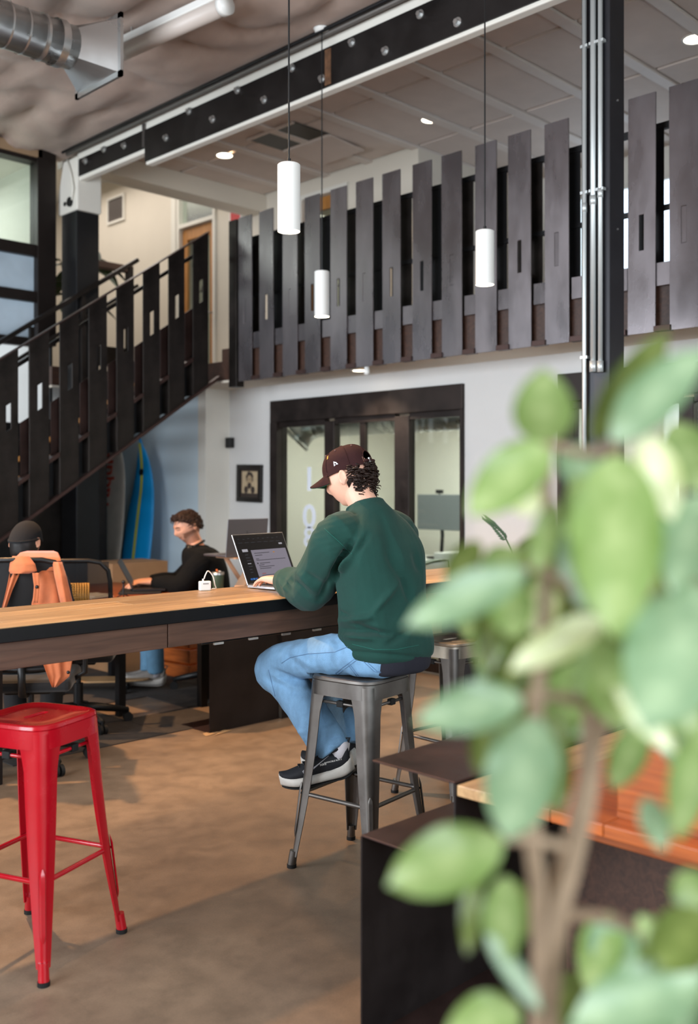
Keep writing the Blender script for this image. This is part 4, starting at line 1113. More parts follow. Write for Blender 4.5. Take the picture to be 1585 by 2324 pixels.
# charger and cable on the long table
cb = on_h(465, 1340, TZ)
t = thing('charger_brick', 'white phone charger brick standing on the table edge', 'charger', (cb.x, cb.y, TZ), math.radians(-20))
MB().box(-.026, .026, -.014, .014, 0, .042).build('body', M_enamel, t, bevel=.005, seg=3); MB().box(-.012, .014, -.0146, -.0141, .028, .034).build('print', mat('grey_print', (150, 150, 150), .6), t)
MB().tube([(-.008, 0, .042), (-.008, 0, .052)], .004, 8).build('plug', M_enamel, t)
cable('charger_cable', 'white charging cable arching from the charger brick', [Vector((cb.x, cb.y, 0))+Vector((-.004, .0, TZ+.052)), Vector((cb.x+.004, cb.y-.004, TZ+.075)), Vector((cb.x+.02, cb.y, TZ+.085)), Vector((cb.x+.045, cb.y, TZ+.06)), Vector((cb.x+.06, cb.y+.005, TZ+.02)), Vector((cb.x+.068, cb.y+.008, TZ+.005)), Vector((cb.x+.04, cb.y+.0, TZ+.0045))], .0028, M_enamel)
# tumbler
q = XZ(-.95, 6.95); q = Vector((4.22, 5.5, .74))
t = thing('travel_tumbler', 'olive green travel tumbler with steel rim on the desk behind the charger', 'tumbler', q)
MB().lathe([(.032, 0), (.034, .004), (.042, .16), (.041, .165)], n=24).build('body', mat('olive_enamel', (66, 82, 62), .4), t, auto=40)
MB().lathe([(.043, .155), (.0435, .172), (.036, .174), (.036, .165)], n=24, cap=False).build('steel_rim', M_galv, t, True)
MB().tube([(.0, 0, .17), (-.012, .0, .19)], .006, 8).build('orange_stirrer', mat('orange_plastic', (226, 120, 60), .5), t, True); MB().ball((.012, 0, .175), .012, .012, .006, 10, 6).build('lid_slider', M_enamel, t, True)
# desk things of the person in black
q = XZ(-1.50, 7.38, .74)
fw = Vector((-.81, .6, 0))
LD, lidD = laptop('laptop', 'dark laptop used by the person in the black sweater', (4.03, 6.25, .752), math.radians(53.5), math.radians(28), mat('dark_laptop_shell', (40, 38, 40), .4, .5), .33, .23)
o = MB().box(-.22, .22, -.15, .15, 0, .012).build('laptop_sleeve', mat('black_neoprene', (20, 19, 20), .8), None, bevel=.005); o.location = (4.06, 6.2, .74); o.rotation_euler = (0, 0, math.radians(53.5)); tag(o, 'black padded sleeve under the dark laptop', 'sleeve')
for k, (uu, vv_, rz) in enumerate([(3.6, 6.15, .2), (3.63, 6.17, -.15), (3.6, 6.2, .5)]):
    o = MB().box(-.1, .1, -.14, .14, 0, .0015+.002).build('paper_sheet', mat('office_paper', (222, 216, 204), .7)); o.location = (uu, vv_, .7405+.0038*k); o.rotation_euler = (0, 0, rz)
    tag(o, ['bottom white paper sheet of the loose pile on the red-brown desk', 'middle white paper sheet of the loose pile on the red-brown desk', 'top skewed white paper sheet of the loose pile on the red-brown desk'][k], 'paper', 'paper sheets on the work desk')
t = thing('mini_tripod', 'small black mini tripod on the red-brown desk', 'tripod', (3.72, 5.9, .74))
MB().tube([(0, 0, .02), (0, 0, .1)], .006, 8).build('stem', M_black, t); MB().ball((0, 0, .11), .014, n=10, m=6).build('head', M_black, t, True)
for k in range(3):
    a = 2*PI*k/3; MB().tube([(0, 0, .03), (.05*math.cos(a), .05*math.sin(a), 0.004)], .004, 6).build('leg', M_black, t)
# cardboard boxes behind the desk
M_card = mat('brown_cardboard', (150, 112, 78), .8, var=.08, vscale=5)
for k, (z, w2, d2, h2, r2) in enumerate([(0, .5, .42, .44, .0), (.442, .46, .4, .16, .05), (.604, .52, .4, .28, -.03)]):
    t = thing('cardboard_box', ['lowest cardboard box of the stack behind the black-sweater desk', 'flat middle cardboard box of the stack behind the desk', 'top cardboard box with white label behind the dark laptop'][k], 'box', Vector((4.55, 7.15, z)), r2, 'stacked cardboard boxes')
    MB().box(-w2/2, w2/2, -d2/2, d2/2, 0, h2).build('carton', M_card, t, bevel=.003); MB().box(-w2/2-.0, w2/2, -.025, .025, h2, h2+.001).build('packing_tape', mat('tan_tape', (176, 140, 96), .4), t)
    if k == 2: MB().box(.08, .17, -d2/2-.001, -d2/2, .06, .13).build('shipping_label', M_enamel, t)
# crate below the table, warm light painted into its board colour
t = thing('wooden_crate', 'orange lit wooden crate standing on the floor under the work desk', 'crate', XZ(-1.25, 8.0), .1)
for k in range(3):
    for (a, b, c_, d__) in ((-.22, .22, -.2, -.185), (-.22, .22, .185, .2), (-.22, -.205, -.185, .185), (.205, .22, -.185, .185)): MB().box(a, b, c_, d__, .01+.12*k, .11+.12*k).build('board', M_orangewood, t)
# skateboard leaning under the desk
t = thing('skateboard', 'wooden skateboard lying on the floor beneath the orange jacket', 'skateboard', XZ(-1.86, 7.25), math.radians(-40))
ol = [(.36*math.cos(2*PI*k/28)*(1+.12*abs(math.cos(2*PI*k/28))), .1*math.sin(2*PI*k/28)) for k in range(28)]
MB().prism(ol, 2, .09, .102).build('deck', M_oak, t, bevel=.002)
for x in (-.22, .22):
    MB().box(x-.02, x+.02, -.07, .07, .06, .09).build('truck', M_galv, t)
    for s_ in (-1, 1): MB().tube([(x, s_*.07, .028), (x, s_*.1, .028)], .028, 14).build('wheel', M_blackrub, t, True)
# flat dark squares under the desks
rg = thing('dark_tiles', 'flat dark grey squares on the concrete under the desks', 'carpet', (0, 0, 0))
M_charcoal_tile = mat('charcoal_tile', (52, 48, 46), .95, var=.2, vscale=30, bump=.3, bscale=300, rnd=.2)
ct = MB().box(0, .497, 0, .497, 0.0005, .006).mesh('dark_tile')
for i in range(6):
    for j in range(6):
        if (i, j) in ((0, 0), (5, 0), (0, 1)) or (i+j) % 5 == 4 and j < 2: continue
        o = link('dark_tile', ct, M_charcoal_tile, rg); o.location = (2.0+.5*i, 5.05+.5*j, 0)

# ================================================================== SURFBOARDS
def surfboard(label, base, L_, wd, lean, m, stripe=None, rz=0., grp='surfboards leaning under the stairs', text=None):
    t = thing('surfboard', label, 'surfboard', base, rz, grp)
    rings = []; N_ = 26
    for i in range(N_+1):
        s_ = i/N_; z = L_*s_
        hw = wd/2*max(.03, (math.sin(PI*min(1, (s_*.93+.1)))**.62) if s_ < .97 else (1-s_)/.03*.42+.03)
        if s_ < .04: hw = wd/2*(.45+s_*3.4)
        th_ = .032*max(.25, math.sin(PI*(.1+.8*s_)))
        rk = .12*(max(0, s_-.7)/.3)**2
        ring = []
        for k in range(20):
            a = 2*PI*k/20; c_, q_ = math.cos(a), math.sin(a)
            ring.append((-rk+th_*q_*(1 if abs(q_) > .2 else .8), hw*c_, z))
        rings.append(ring)
    M_ = Matrix.Rotation(lean, 4, 'Y')
    b = MB().loft(rings).build('board', m, t, True); b.matrix_local = M_
    if stripe:
        sr = MB(); 
        for i in range(1, N_-1):
            s0 = i/N_; s1 = (i+1)/N_
            q = []
            for s_ in (s0, s1):
                th_ = .032*max(.25, math.sin(PI*(.1+.8*s_))); rk = .12*(max(0, s_-.7)/.3)**2
                q.append((-rk-th_-.0015, L_*s_))
            sr.add([(q[0][0], -.022, q[0][1]), (q[0][0], .022, q[0][1]), (q[1][0], .022, q[1][1]), (q[1][0], -.022, q[1][1])], [(0, 1, 2, 3)])
        o = sr.build('stripe', stripe, t); o.matrix_local = M_
        o = MB().tube([(-.034, .0, L_*.82), (-.04, .0, L_*.82)], .035, 16).build('leash_plug', M_black, t); o.matrix_local = M_ @ Matrix.Translation((-.012, 0, 0))
    else:
        o = MB().box(-.045, -.028, -.012, .012, L_*.22, L_*.3).build('fin_box', M_black, t); o.matrix_local = M_
    if text:
        me = text_mesh(text, .24, .0015, bold=True); o = link('lettering', me, mat('brick_red_paint', (170, 60, 44), .6), t)
        o.matrix_local = M_ @ frame_M((-.045, .06, L_*.74), (0, 0, 1), (0, 1, 0), (-1, 0, 0))
    MB().prism([(-.12, .1), (-.02, .06), (-.02, .28)], 1, -.004, .004).build('fin', M_black, t).matrix_local = Matrix.Translation((.19, 0, 0)) @ M_
    return t
surfboard('bright blue surfboard with yellow centre stripe leaning under the stairs', (5.43, 8.55, 0), 2.02, .5, .13, mat('blue_foam_board', (0, 134, 196), .45, var=.05, vscale=3), mat('yellow_green_stripe', (186, 186, 60), .5))
surfboard('dirty white surfboard with red lettering leaning behind the blue one', (5.36, 8.98, 0), 2.2, .54, .12, mat('aged_white_board', (176, 170, 160), .5, var=.14, vscale=5), None, text='Taquito')
surfboard('dark teal surfboard mostly hidden at the edge of the under-stair panels', (5.56, 9.3, 0), 2.1, .42, .06, mat('dark_teal_board', (16, 54, 64), .5))
struct(MB().box(5.34, 5.79, 9.6, 9.7, 0, DECK0).box(5.3, 5.34, V_LEFT+.12, 9.6, 0, DECK0).build('wall_niche', M_steel_dark), 'dark end wall of the surfboard niche')

# ================================================================== PORTRAIT, SPEAKER
q = on_u(569, 1097, U_WALL)
fw_ = abs(on_u(541, 1097, U_WALL).y-on_u(597, 1097, U_WALL).y); fh_ = on_u(569, 1055, U_WALL).z-on_u(569, 1140, U_WALL).z
t = thing('framed_portrait', 'dark framed ink portrait hanging slightly crooked on the office wall', 'picture', (U_WALL-.002, q.y, q.z-fh_/2))
b_ = .045
fr = MB().box(-.03, 0, -fw_/2, fw_/2, 0, b_).box(-.03, 0, -fw_/2, fw_/2, fh_-b_, fh_).box(-.03, 0, -fw_/2, -fw_/2+b_, b_, fh_-b_).box(-.03, 0, fw_/2-b_, fw_/2, b_, fh_-b_)
fr.build('frame', mat('black_wood_frame', (26, 22, 20), .4), t, bevel=.004)
MB().box(-.012, -.008, -fw_/2+b_, fw_/2-b_, b_, fh_-b_).build('mat_board', mat('dark_mat', (54, 44, 38), .8), t)
MB().box(-.014, -.012, -fw_/2+.07, fw_/2-.07, b_+.04, fh_-b_-.02).build('drawing_paper', mat('aged_drawing_paper', (176, 156, 126), .8, var=.12, vscale=12), t)
M_ink = mat('ink_wash', (58, 48, 42), .9, var=.4, vscale=30)
def blob(cx, cz, rx, rz_, n=20, m=M_ink, x=-.0145, nm='ink_shape', jag=.1):
    pts = [(cx+rx*math.cos(2*PI*k/n)*(1+jag*math.sin(k*2.3)), cz+rz_*math.sin(2*PI*k/n)*(1+jag*math.cos(k*1.7))) for k in range(n)]
    MB().prism(pts, 0, x-.0006, x).build(nm, m, t)
cz = fh_*.55
blob(0, cz+.035, .055, .06); blob(0, cz+.01, .037, .05, m=mat('paper_tone', (160, 138, 108), .8), x=-.0152, nm='face_shape', jag=.03)
blob(0, cz-.04, .03, .03, x=-.0158, nm='beard_shape'); blob(-.05, cz-.08, .03, .035); blob(.05, cz-.08, .03, .035); blob(.015, cz+.02, .008, .004, x=-.0158); blob(-.015, cz+.02, .008, .004, x=-.0158)
t.rotation_euler = (math.radians(1.2), 0, 0)
q = on_u(529, 1005, U_WALL)
tag(MB().box(U_WALL-.06, U_WALL, 7.66, 7.735, q.z-.05, q.z+.05).build('wall_sensor', M_black, None, bevel=.008), 'small black wall sensor in the corner above the portrait', 'sensor')

# ================================================================== INSIDE OFFICE 108
q = W(998, 1172, 10.6)
t = thing('computer_monitor', 'grey backed computer monitor on an arm inside office 108', 'monitor', (q.x, q.y, .74))
MB().box(-.02, .015, -.3, .3, .3, .68).build('display', mat('monitor_shell', (112, 116, 118), .5), t, bevel=.008)
MB().tube([(.03, 0, .02), (.05, 0, .25), (.02, 0, .45)], .02, 8).build('monitor_arm', M_black, t, True); MB().box(-.1, .12, -.1, .1, 0, .02).build('arm_base', M_black, t, bevel=.005)
MB().box(-.02, .02, -.04, .04, .69, .73).tube([(0, 0, .68), (0, 0, .7)], .01, 8).build('webcam', M_black, t, bevel=.004)
desk('office_desk', 'white desk inside office 108', q.x-.45, q.x+.4, q.y-.95, q.y+.75, .735, M_enamel)
for k, (du, dv, w2, h2, m2, lb, nm, ct_) in enumerate([(-.3, -.45, .3, .1, M_enamel, 'white paper tray on the office 108 desk', 'paper_tray', 'tray'), (-.25, -.75, .12, .16, M_blue, 'blue box file on the office 108 desk', 'box_file', 'file')]):
    o = MB().box(-w2/2, w2/2, -w2/2, w2/2, 0, h2).build(nm, m2, None, bevel=.006); o.location = (q.x+du, q.y+dv, .736); tag(o, lb, ct_)
office_chair('black office chair behind the glass of office 108', (7.25, 5.75, 0), .5, 1.0, .46)
office_chair('dark office chair behind the glass left of the seated person', (6.9, 6.55, 0), -.8, .98, .46)
office_chair('dark office chair at the far side of the office 108 desk', (7.0, 4.75, 0), 1.3, .86, .44)
def leafy(name, label, loc, n, L_, spread, h0, m, pot_r=.13, pot_h=.25, seed=0, droop=.5, potm=None, w_=.12):
    t = thing(name, label, 'plant', loc); rg_ = random.Random(seed)
    MB().lathe([(pot_r*.75, 0), (pot_r, pot_h), (pot_r*.9, pot_h), (pot_r*.88, pot_h-.03), (0, pot_h-.03)], n=20).build('pot', potm or M_black, t, auto=40)
    for k in range(n):
        a = 2*PI*k/n+rg_.uniform(-.3, .3); el = rg_.uniform(.2, 1.1); d = Vector((math.cos(a)*math.cos(el), math.sin(a)*math.cos(el), math.sin(el)))
        b = Vector((0, 0, pot_h-.02)); e = b+Vector((0, 0, h0*rg_.uniform(.3, 1)))+d*spread*rg_.uniform(.5, 1)
        st = MB().tube([b, (b+e)/2+Vector((0, 0, .05)), e], .005, 6).build('stem', m, t, True)
        l = L_*rg_.uniform(.7, 1.1); sd = d.cross(Vector((0, 0, 1))).normalized(); hd = Vector((d.x, d.y, 0)).normalized()
        lf = MB(); R_ = []
        for i in range(7):
            s_ = i/6; c_ = e+hd*l*s_+Vector((0, 0, l*(.25*s_-droop*s_*s_))); ww = l*w_*2*math.sin(PI*min(1, s_*.92+.06))**.8
            R_.append([c_-sd*ww, c_-Vector((0, 0, ww*.35)), c_+sd*ww])
        lf.loft(R_, cap=False, closed=False); lf.build('leaf', m, t, True)
    return t
M_pleaf = mat('house_plant_leaf', (70, 104, 48), .4, var=.25, vscale=8)
leafy('potted_plant', 'green potted plant inside office 108 beside the monitor', (6.5, 5.2, 0), 16, .3, .2, .6, M_pleaf, seed=2)
M_dleaf = mat('dark_plant_leaf', (44, 66, 36), .45, var=.25, vscale=8)
leafy('potted_plant', 'potted palm on the landing behind the stair rail', (5.45, 9.55, DECK1), 18, .4, .22, .9, M_dleaf, seed=5, droop=.8, potm=M_enamel, pot_r=.16, pot_h=.35)
leafy('potted_plant', 'fern potted behind the leafy foreground plant near the table end', (4.62, 2.35, 0), 12, .35, .2, 1.1, M_dleaf, seed=9, w_=.09)
# ================================================================== PEOPLE
from mathutils.bvhtree import BVHTree
def cr(P, k):
    out = []
    P = [np.array(p, float) for p in P]
    for i in range(len(P)-1):
        p0 = P[max(i-1, 0)]; p1 = P[i]; p2 = P[i+1]; p3 = P[min(i+2, len(P)-1)]
        for j in range(k):
            s_ = j/k
            out.append(.5*((2*p1)+(-p0+p2)*s_+(2*p0-5*p1+4*p2-p3)*s_**2+(-p0+3*p1-3*p2+p3)*s_**3))
    out.append(P[-1])
    return out
def limb(mb, st, side=(1, 0, 0), n=16, k=4):
    # st: list of (x,y,z,ra,rb); ra is measured along `side`
    S_ = cr(st, k); side = Vector(side)
    rings = []
    for i, s_ in enumerate(S_):
        c = Vector(s_[:3]); d = (Vector(S_[min(i+1, len(S_)-1)][:3])-Vector(S_[max(i-1, 0)][:3])).normalized()
        a = (side-d*side.dot(d))
        if a.length < .05: a = Vector((0, 1, 0))-d*d.y
        a.normalize(); b = d.cross(a)
        rings.append([c+a*math.cos(2*PI*q/n)*s_[3]+b*math.sin(2*PI*q/n)*s_[4] for q in range(n)])
    # rounded ends
    mb.loft(rings)
def torso(mb, st, n=36, k=4, p=2.5):
    S_ = cr([tuple(q)+((0.,) if len(q) == 5 else ()) for q in st], k); rings = []
    for (cx, cy, z, rx, ry, tl) in S_:
        r_ = []
        for q in range(n):
            a = 2*PI*q/n; c, s_ = math.cos(a), math.sin(a); f = (abs(c)**p+abs(s_)**p)**(-1/p)
            r_.append((cx+rx*c*f, cy+ry*s_*f, z-tl*ry*s_*f))
        rings.append(r_)
    mb.loft(rings)
def remesh(mb, voxel, smooth=4, factor=.5):
    me = mb.mesh('tmp'); o = bpy.data.objects.new('tmp', me); COL.objects.link(o)
    m = o.modifiers.new('r', 'REMESH'); m.mode = 'VOXEL'; m.voxel_size = voxel; m.use_smooth_shade = True
    if smooth:
        s_ = o.modifiers.new('s', 'SMOOTH'); s_.factor = factor; s_.iterations = smooth
    bpy.context.view_layer.update()
    r = bpy.data.meshes.new_from_object(o.evaluated_get(bpy.context.evaluated_depsgraph_get()))
    bpy.data.objects.remove(o); bpy.data.meshes.remove(me)
    r.polygons.foreach_set('use_smooth', [True]*len(r.polygons))
    return r
def displace(me, M, fn):
    n = len(me.vertices); co = np.empty(n*3); me.vertices.foreach_get('co', co); co = co.reshape(-1, 3)
    no = np.empty(n*3); me.vertex_normals.foreach_get('vector', no); no = no.reshape(-1, 3)
    R_ = np.array(M.to_3x3()); w_ = co @ R_.T+np.array(M.translation); wn = no @ R_.T
    d = fn(co, no, w_, wn)
    co = co+no*d[:, None]
    me.vertices.foreach_set('co', co.ravel()); me.update()
def np_px(w_):
    X = (w_[:, 0]-w_[:, 1])/Q2; Z = (w_[:, 0]+w_[:, 1])/Q2
    return 792.5+FPX*X/Z, HOR-FPX*(w_[:, 2]-CAMH)/Z
def facing(w_, wn):
    v = np.array([0, 0, CAMH])-w_; v /= np.linalg.norm(v, axis=1)[:, None]
    return np.clip((np.sum(v*wn, 1)+.1)*2, 0, 1)
def seg_dist(px, py, a, b):
    ax, ay = a; bx, by = b; dx, dy = bx-ax, by-ay; L2 = dx*dx+dy*dy
    t = np.clip(((px-ax)*dx+(py-ay)*dy)/L2, 0, 1)
    return np.hypot(px-ax-t*dx, py-ay-t*dy), t
def folds_px(lst):
    def f(co, no, w_, wn):
        px, py = np_px(w_); fc = facing(w_, wn); d = np.zeros(len(co))
        for (a, b, wd, amp) in lst:
            q, t = seg_dist(px, py, a, b); d += amp*np.exp(-(q/wd)**2)*(np.sin(PI*np.clip(t, .03, .97))**.5)
        return d*fc
    return f
def noise_disp(scale, amp, seed=0.):
    def f(co, no, w_, wn):
        return np.array([noise.noise(Vector((p[0]*scale[0]+seed, p[1]*scale[1], p[2]*scale[2])))*amp for p in co])
    return f
def tree_of(me, M):
    return BVHTree.FromPolygons([M @ v.co for v in me.vertices], [tuple(p.vertices) for p in me.polygons])
def cast_px(tree, px, py, off=.0015):
    o = Vector((0, 0, CAMH)); d = (W(px, py, 1.0)-o).normalized()
    h, n, i, dist = tree.ray_cast(o, d)
    if h is None: return None, None
    if n.dot(d) > 0: n = -n
    return h+n*off, n
def stitch(name, tree, pts, r, m, parent, Minv, sub=6, off=.001):
    P = []
    for i in range(len(pts)-1):
        for j in range(sub):
            s_ = j/sub; x = pts[i][0]*(1-s_)+pts[i+1][0]*s_; y = pts[i][1]*(1-s_)+pts[i+1][1]*s_
            h, n = cast_px(tree, x, y, off)
            if h is not None: P.append(Minv @ h)
    h, n = cast_px(tree, pts[-1][0], pts[-1][1], off)
    if h is not None: P.append(Minv @ h)
    if len(P) > 2: return MB().tube(P, r, 5).build(name, m, parent, True)
def decal(name, tree, poly, m, parent, Minv, off=.0015):
    V = []
    for (x, y) in poly:
        h, n = cast_px(tree, x, y, off)
        if h is None: return None
        V.append(Minv @ h)
    c = sum(V, Vector())/len(V)
    hc, n = cast_px(tree, sum(p[0] for p in poly)/len(poly), sum(p[1] for p in poly)/len(poly), off)
    if hc is not None: c = Minv @ hc
    return MB().add(V+[c], [(i, (i+1) % len(V), len(V)) for i in range(len(V))]).build(name, m, parent)

def head_shape(mb, H, s=1.0, ears=True):
    n, m = 56, 44; rings = []
    for j in range(m+1):
        th = PI*(j+.03)/(m+.06); r_ = []
        for k in range(n):
            ph = 2*PI*k/n
            x, y, z = math.sin(th)*math.cos(ph), math.sin(th)*math.sin(ph), -math.cos(th)
            px, py, pz = x*.075, y*.095, z*.113
            if z < 0:
                px *= 1-.30*(-z)**1.6
                if y < 0: py *= 1-.38*(-z)
                else: py *= 1-.04*(-z)
            else:
                px *= 1-.03*z
            if y > .25:
                f = min(1, (y-.25)/.35); ax = abs(px)
                py += f*.022*math.exp(-(px/.0115)**2)*math.exp(-((pz+.016)/(.019 if pz < -.016 else .030))**2)
                py += f*.006*math.exp(-((pz-.032)/.011)**2)*math.exp(-((ax-.028)/.028)**2)
                py -= f*.011*math.exp(-((ax-.031)/.014)**2)*math.exp(-((pz-.013)/.011)**2)
                py += f*.0055*math.exp(-(px/.019)**2)*(math.exp(-((pz+.051)/.0058)**2)+math.exp(-((pz+.0635)/.0062)**2))
                py -= f*.003*math.exp(-(px/.022)**2)*math.exp(-((pz+.0572)/.003)**2)
                py += f*.011*math.exp(-(px/.021)**2)*math.exp(-((pz+.092)/.015)**2)
                py += f*.003*math.exp(-((ax-.045)/.018)**2)*math.exp(-((pz+.012)/.018)**2)
            r_.append(H @ Vector((px*s, py*s, pz*s)))
        rings.append(r_)
    mb.loft(rings)
    if ears:
        for sg in (-1, 1):
            E = H @ Matrix.Translation((sg*.082*s, -.012*s, -.008*s)) @ Matrix.Rotation(sg*-.5, 4, 'Z') @ Matrix.Rotation(.15, 4, 'X')
            rr = []
            for j in range(9):
                th = PI*(j+.1)/(8.2); rr.append([E @ Vector((.0075*s*math.sin(th)*math.cos(2*PI*k/12), .0165*s*math.sin(th)*math.sin(2*PI*k/12)*(1.0 if math.cos(th) < 0 else .8)-.002, -.031*s*math.cos(th))) for k in range(12)])
            mb.loft(rr)
            # helix rim
            mb.tube([E @ Vector((sg*.006, .013*s*math.cos(a)-.003, .027*s*math.sin(a)+.002)) for a in [PI*(-.35+1.5*i/10) for i in range(11)]], .0042*s, 6)
def hand_shape(mb, wr, d, nrm, thumb_side, curl=.6, s=1.0, spread=.12, curls=None):
    d = Vector(d).normalized(); nrm = Vector(nrm); nrm = (nrm-d*nrm.dot(d)).normalized(); sd = d.cross(nrm)*thumb_side
    wr = Vector(wr)
    up = -nrm
    def P(a, b, c): return wr+d*a*s+sd*b*s+up*c*s
    rings = []
    for (a, hw, ht, c) in ((-.03, .026, .02, .0), (.0, .028, .0195, .0), (.03, .037, .018, .003), (.06, .041, .0155, .005), (.085, .041, .0125, .004), (.096, .036, .009, .002)):
        r_ = []
        for k in range(16):
            an = 2*PI*k/16; cc, ss = math.cos(an), math.sin(an); f = (abs(cc)**3+abs(ss)**3)**(-1/3)
            r_.append(P(a, hw*cc*f, c+ht*ss*f))
        rings.append(r_)
    mb.loft(rings)
    lens = [(.040, .026, .021), (.044, .029, .022), (.041, .027, .021), (.032, .021, .019)]
    for i in range(4):
        b0 = .030-.0205*i; c_ = (curls[i] if curls else curl); yaw = spread*(1.2-i*.8)
        p = P(.082-(.004 if i in (0, 2) else 0)-(.012 if i == 3 else 0), b0, .004)
        ang = c_*.45; pts = [p-d*.012*s, p]; rad = [.0085*s, .0092*s]
        dd0 = (d*math.cos(yaw)+sd*math.sin(yaw)).normalized()
        for j, l in enumerate(lens[i]):
            dd = dd0*math.cos(ang)-up*math.sin(ang)
            p = p+dd*l*s; pts.append(p); rad.append((.0086, .0078, .0064)[j]*s*(1 if i < 3 else .9)); ang += c_*.62
        pts.append(p+(dd0*math.cos(ang-.3*c_)-up*math.sin(ang-.3*c_))*.004*s); rad.append(.003*s)
        mb.tube(pts, rad, 10)
    # thumb leaves the side of the palm near its base
    p = P(.018, .026, -.004); dd = (d*.62+sd*.72-up*.15).normalized(); pts = [P(.008, .012, 0), p]; rad = [.012*s, .0125*s]
    for j, l in enumerate((.034, .03, .024)):
        p = p+dd*l*s; pts.append(p); rad.append((.0108, .0098, .0078)[j]*s); dd = (dd+d*.35-sd*.12-up*.12*curl).normalized()
    pts.append(p+dd*.004*s); rad.append(.004*s)
    mb.tube(pts, rad, 10)
def head_frame(c, yaw, pitch, roll=0):
    return Matrix.Translation(c) @ Matrix.Rotation(yaw, 4, 'Z') @ Matrix.Rotation(-pitch, 4, 'X') @ Matrix.Rotation(roll, 4, 'Y')

M_skin = mat('light_skin', (222, 172, 148), .48, var=.08, vscale=14, sss=.12, bump=.04, bscale=300)
M_skin2 = mat('fair_skin', (206, 150, 122), .5, var=.08, vscale=14, sss=.1, bump=.04, bscale=300)

def shoe(parent, heel, toe, roll, mats, detail=True, name='shoe', side=1):
    # local: x from heel (0) to toe (.295), y left, z up; sole bottom near z=0
    heel = Vector(heel); toe = Vector(toe); x = (toe-heel).normalized(); z = Vector((0, 0, 1)); z = (z-x*z.dot(x)).normalized(); y = z.cross(x)
    M_ = frame_M(heel, x, y, z) @ Matrix.Rotation(roll, 4, 'X')
    up_m, sole_m, out_m = mats
    L_ = .295
    def hw(s_): return .034+.004*math.sin(PI*s_) if s_ < .35 else (.038+.012*math.sin(PI*min(1, (s_-.35)/.5)*.5) if s_ < .75 else .05*max(.05, math.cos((s_-.75)/.25*PI/2))**.55)
    def prof(z0f, z1f, grow, a=0., b=1., n=22, m=18, pw=2.6):
        rings = []
        for i in range(n+1):
            s_ = a+(b-a)*i/n; w2 = hw(min(.995, max(.0, s_)))*grow*(max(.02, min(1, (s_+.035)/.07))**.5)
            z0, z1 = z0f(s_), z1f(s_); r_ = []
            for k in range(m):
                an = 2*PI*k/m; c, q = math.cos(an), math.sin(an); f = (abs(c)**pw+abs(q)**pw)**(-1/pw)
                r_.append(M_ @ Vector((L_*s_, w2*c*f, (z0+z1)/2+(z1-z0)/2*q*f)))
            rings.append(r_)
        return rings
    rock = lambda s_: .02*max(0, (s_-.62)/.38)**2+.016*max(0, (.16-s_)/.16)**1.5
    root = bpy.data.objects.new(name, None); COL.objects.link(root); root.parent = parent
    top = lambda s_: (.124-.016*math.sin(min(1, s_/.34)*PI) if s_ < .34 else .124-.056*min(1, (s_-.34)/.55)**.85)+rock(s_)*.6
    MB().loft(prof(lambda s_: .03+rock(s_), lambda s_: max(top(s_), .045+rock(s_)), .97, .0, .99, 26, 20, 2.3)).build('upper', up_m, root, True)
    MB().loft(prof(lambda s_: .006+rock(s_), lambda s_: .050+rock(s_)+.022*max(0, (.3-s_)/.3), 1.1, -.03, 1.0, 26, 20, 3.2)).build('midsole', sole_m, root, True)
    MB().loft(prof(lambda s_: rock(s_), lambda s_: .008+rock(s_), 1.04, -.01, .985, 22, 16, 4)).build('outsole', out_m, root, True)
    # collar and heel counter
    col = MB().tube([M_ @ Vector((.012+.045*(1-math.cos(a)), .03*math.sin(a), .128-.006*(1-math.cos(a)))) for a in [2*PI*i/16 for i in range(17)]], .008, 8).build('collar', up_m, root, True)
    MB().tube([M_ @ Vector((.004, 0, .118)), M_ @ Vector((-.014, 0, .15)), M_ @ Vector((.01, 0, .152))], .005, 6).build('pull_tab', up_m, root, True)
    if detail:
        for k in range(5):
            xx = .125+.02*k; zt = top(xx/L_)+.002
            MB().tube([M_ @ Vector((xx, -.022, zt-.004)), M_ @ Vector((xx+.006, 0, zt+.003)), M_ @ Vector((xx, .022, zt-.004))], .0028, 6).build('lace', M_black, root, True)
        # side emblem and lettering
        yy = lambda s_: hw(s_)*.985
        def sidept(s_, z_): return M_ @ Vector((L_*s_, side*(yy(s_)*1.02+.0015-.12*max(0, z_-.06)), z_))
        pts = [(.60, .084), (.66, .072), (.65, .062), (.56, .062), (.26, .108), (.48, .080), (.585, .070)]
        MB().add([sidept(a, b) for a, b in pts], [(0, 1, 2, 6), (6, 2, 3, 5), (5, 3, 4)]).build('swoosh', mat('silver_print', (170, 170, 176), .35, .3), root)
        for q, (txt, s0, sz) in enumerate((('NIKE', .37, .012), ('INVINCIBLE RUN 3', .23, .0085))):
            me = text_mesh(txt, sz, .0002, bold=True); o = link('lettering', me, M_enamel, root)
            p0 = sidept(s0, .079+.004*q); xx = (sidept(s0-.06, .058)-sidept(s0+.06, .058)).normalized()
            zz = (M_.to_3x3() @ Vector((0, 0, 1))); 
            nn = xx.cross(zz).normalized()
            o.matrix_local = frame_M(p0+nn*.002, xx, nn.cross(xx), nn)
    return root

